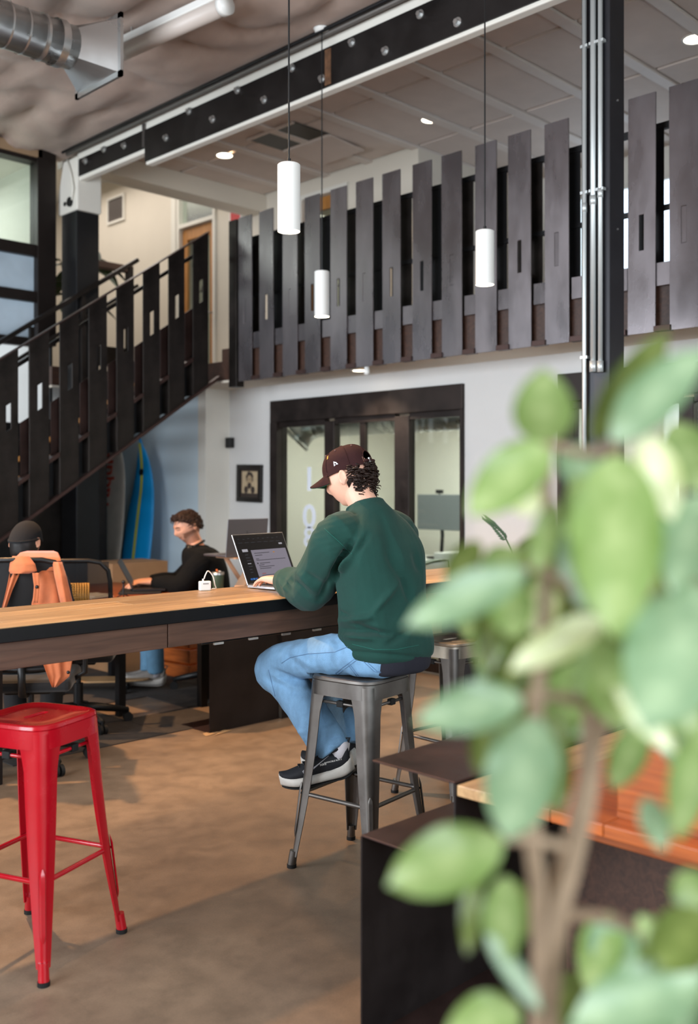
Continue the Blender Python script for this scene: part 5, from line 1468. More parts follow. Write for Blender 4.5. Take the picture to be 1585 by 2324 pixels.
# ------------------------------------------------------------------ person in the green sweatshirt
PR = Vector((ST.x, ST.y, 0))
G_ = thing('person', 'person in dark green sweatshirt and maroon cap seated on a grey stool', 'person', PR)
GM = Matrix.Translation(PR); GI = GM.inverted()
HC = Vector((.047, .112, 1.538)); HM = head_frame(HC, math.radians(16), math.radians(23)); HS = 1.05
shL, elL, wrL = Vector((-.125, .01, 1.30)), Vector((-.085, .215, 1.085)), Vector((.005, .50, 1.092))
shR, elR, wrR = Vector((.235, .02, 1.30)), Vector((.31, .23, 1.09)), Vector((.25, .51, 1.092))
b = MB()
head_shape(b, HM, HS)
limb(b, [(.055, .0, 1.36, .075, .07), (.052, .03, 1.42, .06, .062), (.05, .06, 1.47, .056, .06), (.05, .075, 1.53, .056, .062)], n=18)
torso(b, [(.06, -.06, .80, .13, .1), (.06, -.05, 1.0, .14, .1), (.06, -.03, 1.2, .16, .1), (.055, .0, 1.33, .15, .09), (.052, .02, 1.39, .07, .06)], n=24, k=2)
for sh, el, wr, ts in ((shL, elL, wrL, 1), (shR, elR, wrR, -1)):
    limb(b, [(*sh, .05, .05), (*((sh+el)/2), .045, .045), (*el, .04, .04), (*((el+wr)/2), .036, .036), (*wr, .027, .021)], n=12)
    dv = Vector((.02, .16, -.004)) if ts == 1 else Vector((-.05, .15, -.004))
    hand_shape(b, wr+dv.normalized()*.012, dv, (0, 0, -1), -1 if ts == 1 else 1, .42, 1.0, curls=(.34, .4, .44, .5))
hipL, knL, anL = Vector((-.04, -.02, .85)), Vector((-.125, .385, .765)), Vector((-.044, .102, .455))
hipR, knR, anR = Vector((.15, -.02, .85)), Vector((.17, .37, .765)), Vector((.085, .20, .44))
for h_, k_, a_ in ((hipL, knL, anL), (hipR, knR, anR)):
    limb(b, [(*h_, .07, .07), (*((h_+k_)/2), .062, .062), (*k_, .05, .05), (*((k_+a_)/2), .045, .045), (*a_, .034, .034), (*(a_+Vector((0, -.01, -.05))), .034, .034)], n=12)
bme = remesh(b, .0042, 2)
body = link('body', bme, M_skin, G_)
# sweatshirt
M_green = mat('dark_green_fleece', (11, 57, 49), .9, var=.1, vscale=9, bump=.22, bscale=420, sheen=.06)
b = MB()
torso(b, [(.075, -.075, .822, .160, .128), (.075, -.075, .835, .186, .150), (.072, -.072, .875, .192, .158), (.068, -.066, .95, .186, .150), (.062, -.060, 1.05, .182, .142), (.060, -.054, 1.15, .192, .138), (.058, -.042, 1.24, .200, .132), (.057, -.020, 1.31, .184, .120, .05), (.055, .0, 1.355, .140, .100, .2), (.053, .014, 1.388, .098, .086, .32), (.052, .024, 1.41, .076, .074, .38), (.051, .03, 1.426, .068, .07, .4)], k=5)
for sg, sh, el, wr in ((-1, shL, elL, wrL), (1, shR, elR, wrR)):
    mid1 = sh.lerp(el, .5)+Vector((sg*.012, -.012, -.004)); f1 = el.lerp(wr, .45); f2 = el.lerp(wr, .8)
    limb(b, [(*(sh+Vector((-sg*.07, 0, .02))), .085, .075), (*(sh+Vector((0, 0, -.005))), .094, .088), (*mid1, .090, .086), (*(el+Vector((sg*.004, -.02, -.002))), .082, .078), (*(f1+Vector((0, 0, .002))), .068, .060), (*f2, .056, .05), (*(wr+Vector((0, -.03, 0))), .049, .043), (*(wr+Vector((0, -.01, 0))), .042, .036)], side=(0, 0, 1), n=20)
sme = remesh(b, .0058, 4)
def sleeve_rest(co, no, w_, wn): return np.zeros(len(co))
def ridged(scale, amp, seed):
    def f(co, no, w_, wn):
        return np.array([(1-2*abs(noise.noise(Vector((p[0]*scale[0]+seed, p[1]*scale[1], p[2]*scale[2])))))*amp for p in co])
    return f
displace(sme, GM, ridged((6, 6, 3.5), .008, 3.0))
displace(sme, GM, noise_disp((13, 13, 8), .004, 9.0))
F_ = [((800, 1235), (752, 1318), 9, -.022), ((818, 1228), (770, 1300), 8, .014), ((790, 1262), (775, 1300), 6, .012), ((835, 1215), (800, 1262), 7, -.009), ((745, 1320), (725, 1362), 8, -.010),
      ((905, 1322), (840, 1400), 7, .006), ((915, 1310), (935, 1370), 9, -.007), ((880, 1250), (930, 1330), 12, -.006), ((765, 1410), (850, 1400), 8, .009), ((770, 1428), (900, 1440), 7, -.010), ((780, 1444), (850, 1450), 6, .010),
      ((800, 1415), (870, 1440), 6, -.008), ((900, 1410), (960, 1440), 8, .007), ((930, 1430), (880, 1462), 6, -.006), ((790, 1478), (955, 1492), 4, -.005), ((670, 1290), (720, 1345), 8, .006), ((655, 1310), (700, 1350), 6, -.007), ((645, 1316), (662, 1345), 4, -.006), ((635, 1316), (650, 1342), 3.5, .005), ((690, 1300), (735, 1330), 8, -.005),
      ((870, 1170), (900, 1300), 14, -.005), ((940, 1250), (955, 1300), 8, -.006), ((760, 1385), (800, 1405), 6, -.006)]
displace(sme, GM, folds_px([(a_, b_, w_2, am_*2.2) for a_, b_, w_2, am_ in F_]))
sw = link('sweatshirt', sme, M_green, G_)
st_ = tree_of(sme, GM)
M_gstitch = mat('green_seam_thread', (34, 104, 92), .9)
stitch('shoulder_seam', st_, [(737, 1200), (752, 1214), (768, 1228), (785, 1245), (800, 1258)], .0009, M_gstitch, sw, GI)
stitch('hem_seam', st_, [(800, 1462), (850, 1474), (900, 1474), (950, 1464)], .0009, M_gstitch, sw, GI)
# ribbed collar
MB().tube([Vector((.051+.066*math.cos(a), .03+.068*math.sin(a), 1.424-.027*math.sin(a))) for a in [2*PI*i/32 for i in range(33)]], .0085, 8).build('collar', M_green, sw, True)
# dark undershirt showing below the hem
b = MB(); torso(b, [(.075, -.082, .772, .150, .125), (.075, -.082, .785, .166, .140), (.075, -.08, .83, .176, .146), (.075, -.078, .88, .17, .14)], k=4)
ume = remesh(b, .006, 3); displace(ume, GM, noise_disp((16, 16, 10), .004, 4.0))
link('undershirt', ume, mat('dark_navy_cotton', (28, 28, 38), .9, bump=.1, bscale=300), G_)
# jeans
M_jean = mat('light_blue_denim', (120, 162, 198), .9, var=.2, vscale=18, bump=.4, bscale=520, sheen=.05, stretch=(1, 1, .5))
b = MB()
torso(b, [(.06, -.05, .768, .145, .125), (.06, -.05, .79, .17, .15), (.06, -.05, .85, .175, .155), (.06, -.055, .9, .165, .145)], k=3)
for h_, k_, a_, hem in ((hipL, knL, anL, (-.046, .108, .432)), (hipR, knR, anR, (.075, .175, .42))):
    sh_ = k_.lerp(Vector(hem), .5)+Vector((0, -.01, 0))
    limb(b, [(*(h_+Vector((0, -.04, 0))), .088, .082), (*h_.lerp(k_, .3), .088, .08), (*h_.lerp(k_, .7), .082, .076), (*(k_+Vector((0, -.03, .0))), .078, .076), (*(k_+Vector((0, .0, -.035))), .076, .076), (*(k_.lerp(Vector(hem), .25)), .075, .077), (*sh_, .071, .075), (*(Vector(hem).lerp(sh_, .2)), .072, .078), (*hem, .072, .078)], n=20)
jme = remesh(b, .0058, 5)
co = np.empty(len(jme.vertices)*3); jme.vertices.foreach_get('co', co); co = co.reshape(-1, 3)
ins_ = (np.abs(co[:, 0]) < .165) & (np.abs(co[:, 1]) < .165) & (co[:, 2] > .69)
co[ins_, 2] = np.maximum(co[ins_, 2], .762)
jme.vertices.foreach_set('co', co.ravel()); jme.update()
displace(jme, GM, ridged((9, 9, 6), .006, 1.0))
displace(jme, GM, noise_disp((22, 22, 18), .003, 5.0))
displace(jme, GM, folds_px([((640, 1480), (700, 1530), 7, -.006), ((655, 1475), (720, 1520), 6, .005), ((622, 1520), (680, 1545), 5, -.008), ((615, 1530), (665, 1556), 5, .007), ((612, 1545), (668, 1568), 5, -.007), ((640, 1560), (690, 1560), 5, .007), ((650, 1575), (692, 1570), 5, -.006),
    ((760, 1445), (775, 1480), 6, -.006), ((745, 1450), (765, 1485), 5, .005), ((660, 1680), (700, 1690), 5, -.006), ((650, 1665), (695, 1660), 5, .005), ((730, 1660), (770, 1640), 6, .006), ((735, 1680), (775, 1668), 5, -.007), ((740, 1695), (772, 1690), 4, .006), ((640, 1600), (665, 1690), 6, .004), ((735, 1590), (740, 1680), 5, -.006)]))
jo = link('jeans', jme, M_jean, G_)
jt = tree_of(jme, GM)
M_jst = mat('denim_stitch', (92, 124, 158), .8)
stitch('side_seam', jt, [(640, 1505), (660, 1492), (700, 1484), (760, 1480), (790, 1468)], .0014, M_jst, jo, GI)
stitch('side_seam', jt, [(610, 1520), (625, 1580), (645, 1650), (660, 1725)], .0012, M_jst, jo, GI)
for pts in ([(765, 1532), (762, 1527), (815, 1488)], [(772, 1534), (768, 1529), (818, 1492)], [(790, 1508), (810, 1534)], [(794, 1506), (814, 1533)], [(818, 1494), (850, 1524), (885, 1531)], [(824, 1494), (856, 1523), (890, 1530)]):
    stitch('pocket_stitch', jt, pts, .0011, M_jst, jo, GI)
# socks and shoes
for a_, hl, tip, nm in ((anL, Vector((-.002, .035, .345)), Vector((-.235, .27, .272)), 1), (anR, Vector((.08, .11, .33)), Vector((.06, .395, .285)), 1)):
    MB().tube([a_+Vector((0, 0, .02)), hl+(tip-hl).normalized()*.055+Vector((0, 0, .13)), hl+(tip-hl).normalized()*.06+Vector((0, 0, .07))], [.04, .038, .032], 14).build('sock', mat('white_sock', (222, 218, 222), .9), G_, True)
    shoe(G_, hl, tip, 0, (mat('black_knit_upper', (26, 27, 32), .75, var=.2, vscale=60, bump=.2, bscale=500), mat('dirty_white_foam', (204, 200, 192), .6, var=.12, vscale=14), M_blackrub), True)
# cap
CP = thing('cap_tmp', 'x', 'x'); bpy.data.objects.remove(CP)
M_cap = mat('maroon_corduroy', (50, 27, 27), .9, var=.12, vscale=12, bump=.2, bscale=300, spec=.2)
cap = bpy.data.objects.new('cap', None); COL.objects.link(cap); cap.parent = G_
cap.matrix_local = HM @ Matrix.Translation((0, -.006, .034)) @ Matrix.Rotation(math.radians(4), 4, 'X') @ Matrix.Diagonal((1.03, 1.03, 1.0, 1))
def dome(sc_=1.0, hole=True, rx=.0845, ry=.106, rz=.097, n=72, m=26, skirt=.012):
    mb = MB()
    for j in range(m+1):
        th = PI/2*j/m
        for k in range(n):
            ph = 2*PI*k/n
            zz = rz*math.sin(th)**.95; rr = math.cos(th)**.78 if j < m else 0
            mb.v.append((rx*sc_*rr*math.cos(ph), ry*sc_*rr*math.sin(ph), zz*sc_ - (skirt if j == 0 else 0)))
    for j in range(m):
        for k in range(n):
            a = j*n+k; b2 = j*n+(k+1) % n
            c = [Vector(mb.v[i]) for i in (a, b2, b2+n, a+n)]; cc = sum(c, Vector())/4
            if hole and cc.y < 0 and (cc.x/.034)**2+(max(0, cc.z-.006)/.040)**2 < 1: continue
            mb.f.append((a, b2, b2+n, a+n))
    return mb
cm_ = dome().build('crown', M_cap, cap, True)
dome(.965).build('lining', M_black, cap, True)
MB().ball((0, 0, .098), .009, .009, .005, 12, 6).build('top_button', M_cap, cap, True)
for k in range(6):
    ph = PI/6+PI/3*k
    MB().tube([Vector((.0855*(math.cos(t_)**.78)*math.cos(ph), .107*(math.cos(t_)**.78)*math.sin(ph), .098*math.sin(t_)**.95)) for t_ in [PI/2*(.32 if (ph % (2*PI)) > PI and abs(math.cos(ph)) < .2 else .02)+i*(PI/2*.6)/10 for i in range(11)]], .0012, 5).build('panel_seam', M_cap, cap, True)
    t_ = .95; ph2 = ph+PI/6
    c_ = Vector((.0855*(math.cos(t_)**.78)*math.cos(ph2), .107*(math.cos(t_)**.78)*math.sin(ph2), .098*math.sin(t_)**.95))
    MB().ball(c_, .0042, n=10, m=6).build('eyelet', mat('cap_eyelet', (96, 66, 60), .8), cap, True)
MB().tube([(.034*math.cos(a), -.106*math.sqrt(max(0, 1-(.034*math.cos(a)/.0845)**2))*(1-.09*math.sin(a)**2)-.001, .006+.040*math.sin(a)) for a in [PI*i/14 for i in range(15)]], .0022, 6).build('opening_trim', M_cap, cap, True)
MB().tube([(.036*(1-2*i/10), -.1045-.003*math.sin(PI*i/10), .0) for i in range(11)], .0065, 6).build('strap', M_cap, cap, True)
MB().box(-.016, -.004, -.114, -.108, -.009, .011).build('buckle_frame', M_galv, cap, bevel=.001)
MB().box(-.0135, -.0065, -.1145, -.1135, -.005, .007).build('buckle_gap', M_cap, cap)
def visor(off, th, m, nm):
    mb = MB(); A = 18; B = 8; top = []
    for i in range(A+1):
        a = math.radians(90-58+116*i/A); c0 = Vector((.086*math.cos(a), .107*math.sin(a), -.006))
        ext = .074*(math.cos((i/A-.5)*PI)**.55 if 0 < i < A else 0)
        for j in range(B+1):
            f = j/B; p = c0+Vector((math.cos(a)*.22, 1, 0)).normalized()*ext*f
            p.z += -.014*f-.020*(p.x/.07)**2*(.25+f)+.008; top.append(p)
    n1 = B+1
    for dz in (off, off-th): mb.v += [(p.x, p.y, p.z+dz) for p in top]
    o_ = len(top)
    for i in range(A):
        for j in range(B):
            a = i*n1+j; mb.f.append((a, a+1, a+n1+1, a+n1)); mb.f.append((o_+a, o_+a+n1, o_+a+n1+1, o_+a+1))
    for i in range(A): a = i*n1+B; mb.f.append((a, a+n1, o_+a+n1, o_+a))
    for i in (0, A):
        for j in range(B): a = i*n1+j; mb.f.append((a, a+1, o_+a+1, o_+a))
    return mb.build(nm, m, cap, True)
visor(.0, .004, M_cap, 'visor'); visor(-.0042, .0012, mat('green_underbrim', (14, 78, 60), .8), 'visor_underside')
# emblems on the cap
bpy.context.view_layer.update()
CW = G_.matrix_basis @ cap.matrix_local if True else None
ctree = tree_of(cm_.data, GM @ cap.matrix_local); CI = (GM @ cap.matrix_local).inverted()
M_wht = mat('white_embroidery', (214, 220, 228), .7)
decal('flag_emblem', ctree, [(757.5, 1047.5), (764, 1049), (768.5, 1053.5), (763, 1055), (759, 1058.5)], M_wht, cap, CI, .0018)
decal('flag_mark', ctree, [(760, 1051), (762, 1051), (765, 1054), (761, 1055)], M_cap, cap, CI, .0028)
decal('back_emblem', ctree, [(827, 1018), (840, 1020), (842, 1026), (831, 1025.5)], M_wht, cap, CI, .0018)
decal('back_emblem_mark', ctree, [(830, 1019.5), (834, 1020), (834, 1023.5), (832, 1023)], M_black, cap, CI, .0028)
decal('front_emblem', ctree, [(743.5, 1037), (746, 1034), (745.5, 1041), (743, 1044)], mat('gold_thread', (206, 150, 60), .7), cap, CI, .0018)
# curly hair
M_curl = mat('dark_brown_hair', (36, 23, 18), .42, var=.3, vscale=20, spec=.3)
rg_ = random.Random(11)
hb = MB()
for i in range(300):
    ph = rg_.uniform(-80, 80); zz = rg_.uniform(-.108, .02)
    if abs(ph) > 56 and zz < -.03: continue
    if abs(ph) > 64: continue
    a = math.radians(-90+ph)
    f = math.sqrt(max(.12, 1-(zz/.118)**2)); lowf = 1-.32*max(0, -zz/.113) if True else 1
    c = Vector((math.cos(a)*(.079)*f, math.sin(a)*(.100)*f*lowf, zz))
    out = Vector((math.cos(a), math.sin(a), 0)); tang = Vector((-math.sin(a), math.cos(a), 0))
    c += out*rg_.uniform(.002, .016)
    L_ = rg_.uniform(.028, .05); R_ = rg_.uniform(.007, .013); tn = rg_.uniform(1.2, 2.2); p0 = rg_.uniform(0, 6); dr = (Vector((0, 0, -1))+tang*rg_.uniform(-.5, .5)+out*rg_.uniform(-.1, .3)).normalized()
    pts, rad = [], []
    for j in range(13):
        s_ = j/12; an = p0+2*PI*tn*s_
        pts.append(HM @ (c+dr*L_*(s_-.3)+out*R_*math.cos(an)+tang*R_*math.sin(an))); rad.append(.0042*(1-.75*s_**3)*(0.5+min(.5, s_*3)))
    hb.tube(pts, rad, 5)
rr = []
for j in range(13):
    zz = .045-.125*j/12; r_ = []
    for k in range(19):
        a = math.radians(-90-78+156*k/18); f = math.sqrt(max(.1, 1-(zz/.118)**2)); lowf = 1-.36*max(0, -zz/.113)
        r_.append(HM @ Vector((math.cos(a)*.0785*f*(1-.2*max(0, -zz/.1)**2), math.sin(a)*.0985*f*lowf, zz)))
    rr.append(r_)
hb.loft(rr, cap=False, closed=False)
hb.build('hair', M_curl, G_, True)
# sideburn, eyebrows, eyes
ht = BVHTree.FromPolygons([HM.inverted() @ v.co for v in bme.vertices], [tuple(p.vertices) for p in bme.polygons])
def face_bits(par, H, tree, s, mhair, eye=True):
    def on(x, z, o=.001):
        h, n, i, dd = tree.ray_cast(Vector((x*s, .25, z*s)), Vector((0, -1, 0)))
        return H @ (h+Vector((0, o, 0))) if h is not None else H @ Vector((x*s, .09*s, z*s))
    for sg in (-1, 1):
        MB().tube([on(sg*x, z, .0015) for x, z in ((.014, .029), (.024, .033), (.036, .033), (.046, .028))], [.002, .0036, .0034, .0014], 6).build('eyebrow', mhair, par, True)
        if eye:
            MB().tube([on(sg*x, z, .0008) for x, z in ((.019, .011), (.026, .0085), (.034, .008), (.043, .0105))], [.001, .0022, .0022, .001], 6).build('eyelashes', mat('dark_lashes', (40, 26, 22), .6), par, True)
    MB().tube([on(x, z, .0002) for x, z in ((-.021, -.0575), (-.01, -.057), (0, -.0578), (.01, -.057), (.021, -.0575))], [.001, .0016, .0018, .0016, .001], 6).build('lips', mat('lip_tone', (168, 96, 88), .5), par, True)
face_bits(G_, HM, ht, HS, M_curl)

# ------------------------------------------------------------------ person in the black sweater
YB = math.radians(53.5)
PB = XZ(-1.03, 7.42)
B_ = thing('person', 'person in black sweater with brown hair typing at a dark laptop', 'person', PB, YB)
BM = Matrix.Translation(PB) @ Matrix.Rotation(YB, 4, 'Z'); BI = BM.inverted()
H2 = head_frame(Vector((.02, .17, 1.205)), math.radians(24), math.radians(24), 0); S2 = 1.07
def seated(parent, M_, H, S_, skin, top_m, leg_m, arms, legs, spine, torso_st, vox=.0048, sl=(.075, .07, .06, .042), folds=None, hands=True, leg_r=(.085, .078, .07, .062)):
    b = MB(); head_shape(b, H, S_)
    n0 = Vector(spine[-1]); hc = H.translation
    limb(b, [(*n0, .07, .068), (*(n0.lerp(hc, .35)), .056, .06), (*(n0.lerp(hc, .7)), .055, .06), (*(hc+Vector((0, -.012, -.02))), .055, .06)], n=16)
    torso(b, [(*p[:2], p[2], p[3]*.72, p[4]*.7) for p in torso_st[1:]], n=20, k=2)
    for i, (sh, el, wr, dv, ts) in enumerate(arms):
        limb(b, [(*sh, .048, .048), (*el, .038, .038), (*wr, .027, .022)], n=10)
        if hands: hand_shape(b, Vector(wr)+Vector(dv).normalized()*.012, dv, (0, 0, -1), ts, .5, S_*.98)
    for (h_, k_, a_) in legs:
        limb(b, [(*h_, .06, .06), (*k_, .05, .05), (*a_, .035, .035), (*(Vector(a_)+Vector((0, .01, -.04))), .035, .035)], n=10)
    me = remesh(b, vox, 2); body_ = link('body', me, skin, parent)
    b = MB(); torso(b, torso_st, k=4)
    for i, (sh, el, wr, dv, ts) in enumerate(arms):
        sh = Vector(sh); el = Vector(el); wr = Vector(wr); sg = -1 if sh.x < 0 else 1
        limb(b, [(*(sh+Vector((-sg*.06, 0, .015))), sl[0], sl[0]), (*sh, sl[0], sl[0]), (*sh.lerp(el, .5), sl[1], sl[1]), (*el, sl[1], sl[1]), (*el.lerp(wr, .5), sl[2], sl[2]), (*(wr-(wr-el).normalized()*.015), sl[3], sl[3])], side=(0, 0, 1), n=16)
    tme = remesh(b, .0075, 5); displace(tme, M_, noise_disp((9, 9, 6), .006, 2.0))
    top_ = link('sweater', tme, top_m, parent)
    b = MB(); p0 = torso_st[0]
    torso(b, [(p0[0], p0[1], .47, .15, .14), (p0[0], p0[1], .5, .17, .155), (p0[0], p0[1], .6, .165, .14), (p0[0], p0[1], .66, .15, .125)], k=3)
    for (h_, k_, a_) in legs:
        h_ = Vector(h_); k_ = Vector(k_); a_ = Vector(a_)
        limb(b, [(*h_, leg_r[0], leg_r[0]), (*h_.lerp(k_, .5), leg_r[0], leg_r[0]), (*k_, leg_r[1], leg_r[1]), (*k_.lerp(a_, .5), leg_r[2], leg_r[2]), (*a_, leg_r[3], leg_r[3])], n=16)
    lme = remesh(b, .008, 4); displace(lme, M_, noise_disp((12, 12, 8), .005, 7.0))
    legs_ = link('trousers', lme, leg_m, parent)
    return body_, me, top_, legs_
M_blk = mat('black_knit', (12, 13, 14), .95, var=.2, vscale=20, bump=.2, bscale=350, spec=.2)
ts2 = [(0, .0, .56, .175, .15), (0, .005, .62, .195, .165), (0, .02, .75, .198, .165), (0, .04, .88, .212, .165), (0, .06, .97, .222, .155), (0, .085, 1.03, .185, .125), (0, .105, 1.055, .1, .08), (0, .112, 1.07, .072, .066)]
arms2 = [((-.165, .06, .965), (-.19, .22, .78), (-.055, .43, .80), (.25, 1, -.1), -1), ((.165, .06, .965), (.2, .24, .78), (.085, .46, .80), (-.25, 1, -.1), 1)]
legs2 = [((-.08, .03, .54), (-.11, .42, .53), (-.02, .40, .14)), ((.08, .03, .54), (.12, .44, .53), (.07, .46, .13))]
bb, bbme, bsw, bj = seated(B_, BM, H2, S2, M_skin2, M_blk, mat('mid_blue_denim', (92, 132, 160), .85, var=.15, vscale=14, bump=.3, bscale=400), arms2, legs2, [(0, .1, 1.03)], ts2, sl=(.088, .082, .068, .044))
M_hair2 = mat('brown_hair', (46, 28, 18), .5, var=.4, vscale=40, spec=.3)
rg_ = random.Random(5); hb = MB()
def scalp(a, z, o): 
    f = math.sqrt(max(.02, 1-(z/.113)**2)); return Vector((math.cos(a)*(.0765*f+o), math.sin(a)*(.0965*f+o), z))
rr = []
for j in range(11):
    r_ = []
    for k in range(40):
        a = 2*PI*k/40; fr = max(0, math.sin(a)); bkk = max(0, -math.sin(a)); zmin = .018+.062*fr**.5-.078*bkk**.7
        z = zmin+(.1115-zmin)*(j/10)**.8
        p = scalp(a, z, .006+.003*fr+.006*noise.noise(Vector((a*2, z*40, 3)))); r_.append(H2 @ (p*S2+Vector((0, 0, .008*(j/10)))))
    rr.append(r_)
hb.loft(rr)
for i in range(420):
    a = rg_.uniform(0, 2*PI); fr = max(0, math.sin(a)); bkk = max(0, -math.sin(a)); zmin = .02+.064*fr**.5-.078*bkk**.7
    z = zmin+(.105-zmin)*rg_.random()**.8
    hv = rg_.uniform(0, 1.3)
    pts, rad = [], []
    da = rg_.uniform(.1, .5)*(1 if math.cos(a) > 0 else -1); dz = -rg_.uniform(.0, .014)-(rg_.uniform(0, .022) if rg_.random() < .25 else 0)
    for j in range(6):
        s_ = j/5; aa = a+da*s_; z_ = max(-.065, z+dz*s_)
        p = scalp(aa, min(.108, z_), .010+rg_.uniform(.003, .011)*math.sin(PI*min(1, s_*1.1))-.003*s_)
        if fr > .6 and z < .1: p.y += .010*s_*hv; p.z += .012*math.sin(PI*s_)*hv
        pts.append(H2 @ (p*S2+Vector((0, 0, .006)))); rad.append(.0046*(1-.8*s_))
    hb.tube(pts, rad, 5)
hb.build('hair', M_hair2, B_, True)
ht2 = BVHTree.FromPolygons([H2.inverted() @ v.co for v in bbme.vertices], [tuple(p.vertices) for p in bbme.polygons])
face_bits(B_, H2, ht2, S2, M_hair2)
# short beard along the jaw
HI = H2.inverted(); bm_ = MB(); mp = {}
for pgn in bbme.polygons:
    c = HI @ pgn.center/S2
    if -.105 < c.z < -.02 and c.y > -.02 and (abs(c.x) > .03 and c.z < -.02+.02*0 and c.y < .07 or c.z < -.066 and c.y > .03 or (-.05 < c.z < -.04 and abs(c.x) < .025 and c.y > .08)) and c.z > -.11:
        f_ = []
        for vi in pgn.vertices:
            if vi not in mp:
                v_ = bbme.vertices[vi]; mp[vi] = len(bm_.v); bm_.v.append(tuple(v_.co+v_.normal*.0012))
            f_.append(mp[vi])
        bm_.f.append(tuple(f_))
if bm_.f: bm_.build('beard', mat('short_brown_beard', (96, 58, 40), .8, alpha=.45, var=.3, vscale=300), B_, True)
for (a_, hl, tip) in ((legs2[0][2], Vector((-.03, .34, .03)), Vector((.0, .62, .05))), (legs2[1][2], Vector((.05, .40, .02)), Vector((.16, .66, .03)))):
    shoe(B_, hl, tip, 0, (mat('grey_knit_upper', (122, 116, 110), .8, var=.1, vscale=40), mat('grey_foam_sole', (168, 164, 158), .7), mat('grey_rubber', (120, 116, 112), .7)), False)
    MB().tube([Vector(a_)+Vector((0, 0, .03)), hl+Vector((0, .05, .07))], [.042, .04], 12).build('sock', mat('grey_sock', (150, 146, 150), .9), B_, True)
# headphones around the neck
HP = thing('headphones', 'black over-ear headphones worn around the neck above a black sweater', 'headphones', PB, YB)
MB().tube([Vector((.074*math.cos(a), .112-.066*math.sin(a)*.95, 1.07+.03*math.sin(a))) for a in [PI*(-.12)+PI*1.24*i/18 for i in range(19)]], .0085, 8).build('headband', M_black, HP, True)
for sg in (-1, 1):
    c_ = Vector((sg*.062, .165, 1.035)); d_ = Vector((sg*.25, .9, .2)).normalized()
    MB().tube([c_-d_*.018, c_-d_*.008, c_+d_*.012, c_+d_*.02], [.036, .042, .042, .034], 18).build('ear_cup', M_black, HP, auto=50)
    MB().tube([c_-d_*.03, c_-d_*.018], [.03, .036], 18).build('ear_pad', M_blackrub, HP, auto=50)

# ------------------------------------------------------------------ person in the dark beanie (seen from behind)
YC = -PI/4+.15
PC = XZ(-1.80, 5.46)
C_ = thing('person', 'person in black beanie and navy shirt seen from behind beside the orange jacket', 'person', PC, YC)
CM2 = Matrix.Translation(PC) @ Matrix.Rotation(YC, 4, 'Z')
H3 = head_frame(Vector((0, .14, 1.19)), math.radians(-18), math.radians(18), 0)
ts3 = [(0, .0, .56, .165, .135), (0, .005, .62, .18, .14), (0, .02, .75, .185, .14), (0, .035, .88, .2, .138), (0, .055, .96, .215, .13), (0, .075, 1.02, .17, .105), (0, .09, 1.05, .1, .08), (0, .1, 1.065, .07, .065)]
arms3 = [((-.18, .05, .96), (-.22, .2, .74), (-.1, .40, .68), (.1, 1, 0), -1), ((.18, .05, .96), (.22, .2, .74), (.1, .40, .68), (-.1, 1, 0), 1)]
legs3 = [((-.08, .03, .54), (-.11, .42, .53), (-.1, .42, .12)), ((.08, .03, .54), (.11, .42, .53), (.1, .42, .12))]
cb_, cbme, csw, cj = seated(C_, CM2, H3, 1.0, M_skin2, mat('navy_cotton', (30, 36, 50), .85, var=.1, vscale=10, bump=.1, bscale=300), mat('black_denim', (24, 24, 26), .85), arms3, legs3, [(0, .09, 1.03)], ts3)
bn = MB(); rr = []
for j in range(13):
    th = PI/2*j/12; r_ = []
    for k in range(36):
        a = 2*PI*k/36; q = 1+.012*math.cos(k*PI); rx, ry = .087*q, .106*q
        r_.append(H3 @ Vector((rx*math.cos(th)**.8*math.cos(a) if j < 12 else 0, ry*math.cos(th)**.8*math.sin(a) if j < 12 else 0, .012+.112*math.sin(th)-.05*max(0, -math.sin(a))*(1-j/12))))
    rr.append(r_)
bn.loft(rr, cap=False); bo = bn.build('beanie', mat('black_wool', (18, 18, 20), .95, bump=.3, bscale=250), C_, True)
MB().tube([H3 @ Vector((.084*math.cos(a), .103*math.sin(a), .022-.05*max(0, -math.sin(a)))) for a in [2*PI*i/36 for i in range(37)]], .007, 8).build('beanie_cuff', mat('black_wool', (18, 18, 20), .95), C_, True)
rr = []
for j in range(9):
    zz = .0-.1*j/8; r_ = []
    for k in range(19):
        a = math.radians(-90-95+190*k/18); f = math.sqrt(max(.1, 1-(zz/.13)**2))
        r_.append(H3 @ Vector((math.cos(a)*.083*f, math.sin(a)*.1*f*(1-.2*j/8), zz+.012*noise.noise(Vector((k*.7, j*.4, 1))))))
    rr.append(r_)
MB().loft(rr, cap=False, closed=False).build('hair', mat('black_hair', (22, 17, 15), .5), C_, True)
for (a_, hl, tip) in ((legs3[0][2], Vector((-.1, .36, .0)), Vector((-.12, .65, .0))), (legs3[1][2], Vector((.1, .36, .0)), Vector((.13, .65, .0)))):
    shoe(C_, hl, tip, 0, (mat('tan_upper', (90, 76, 62), .8), mat('tan_sole', (150, 132, 108), .7), M_blackrub), False)
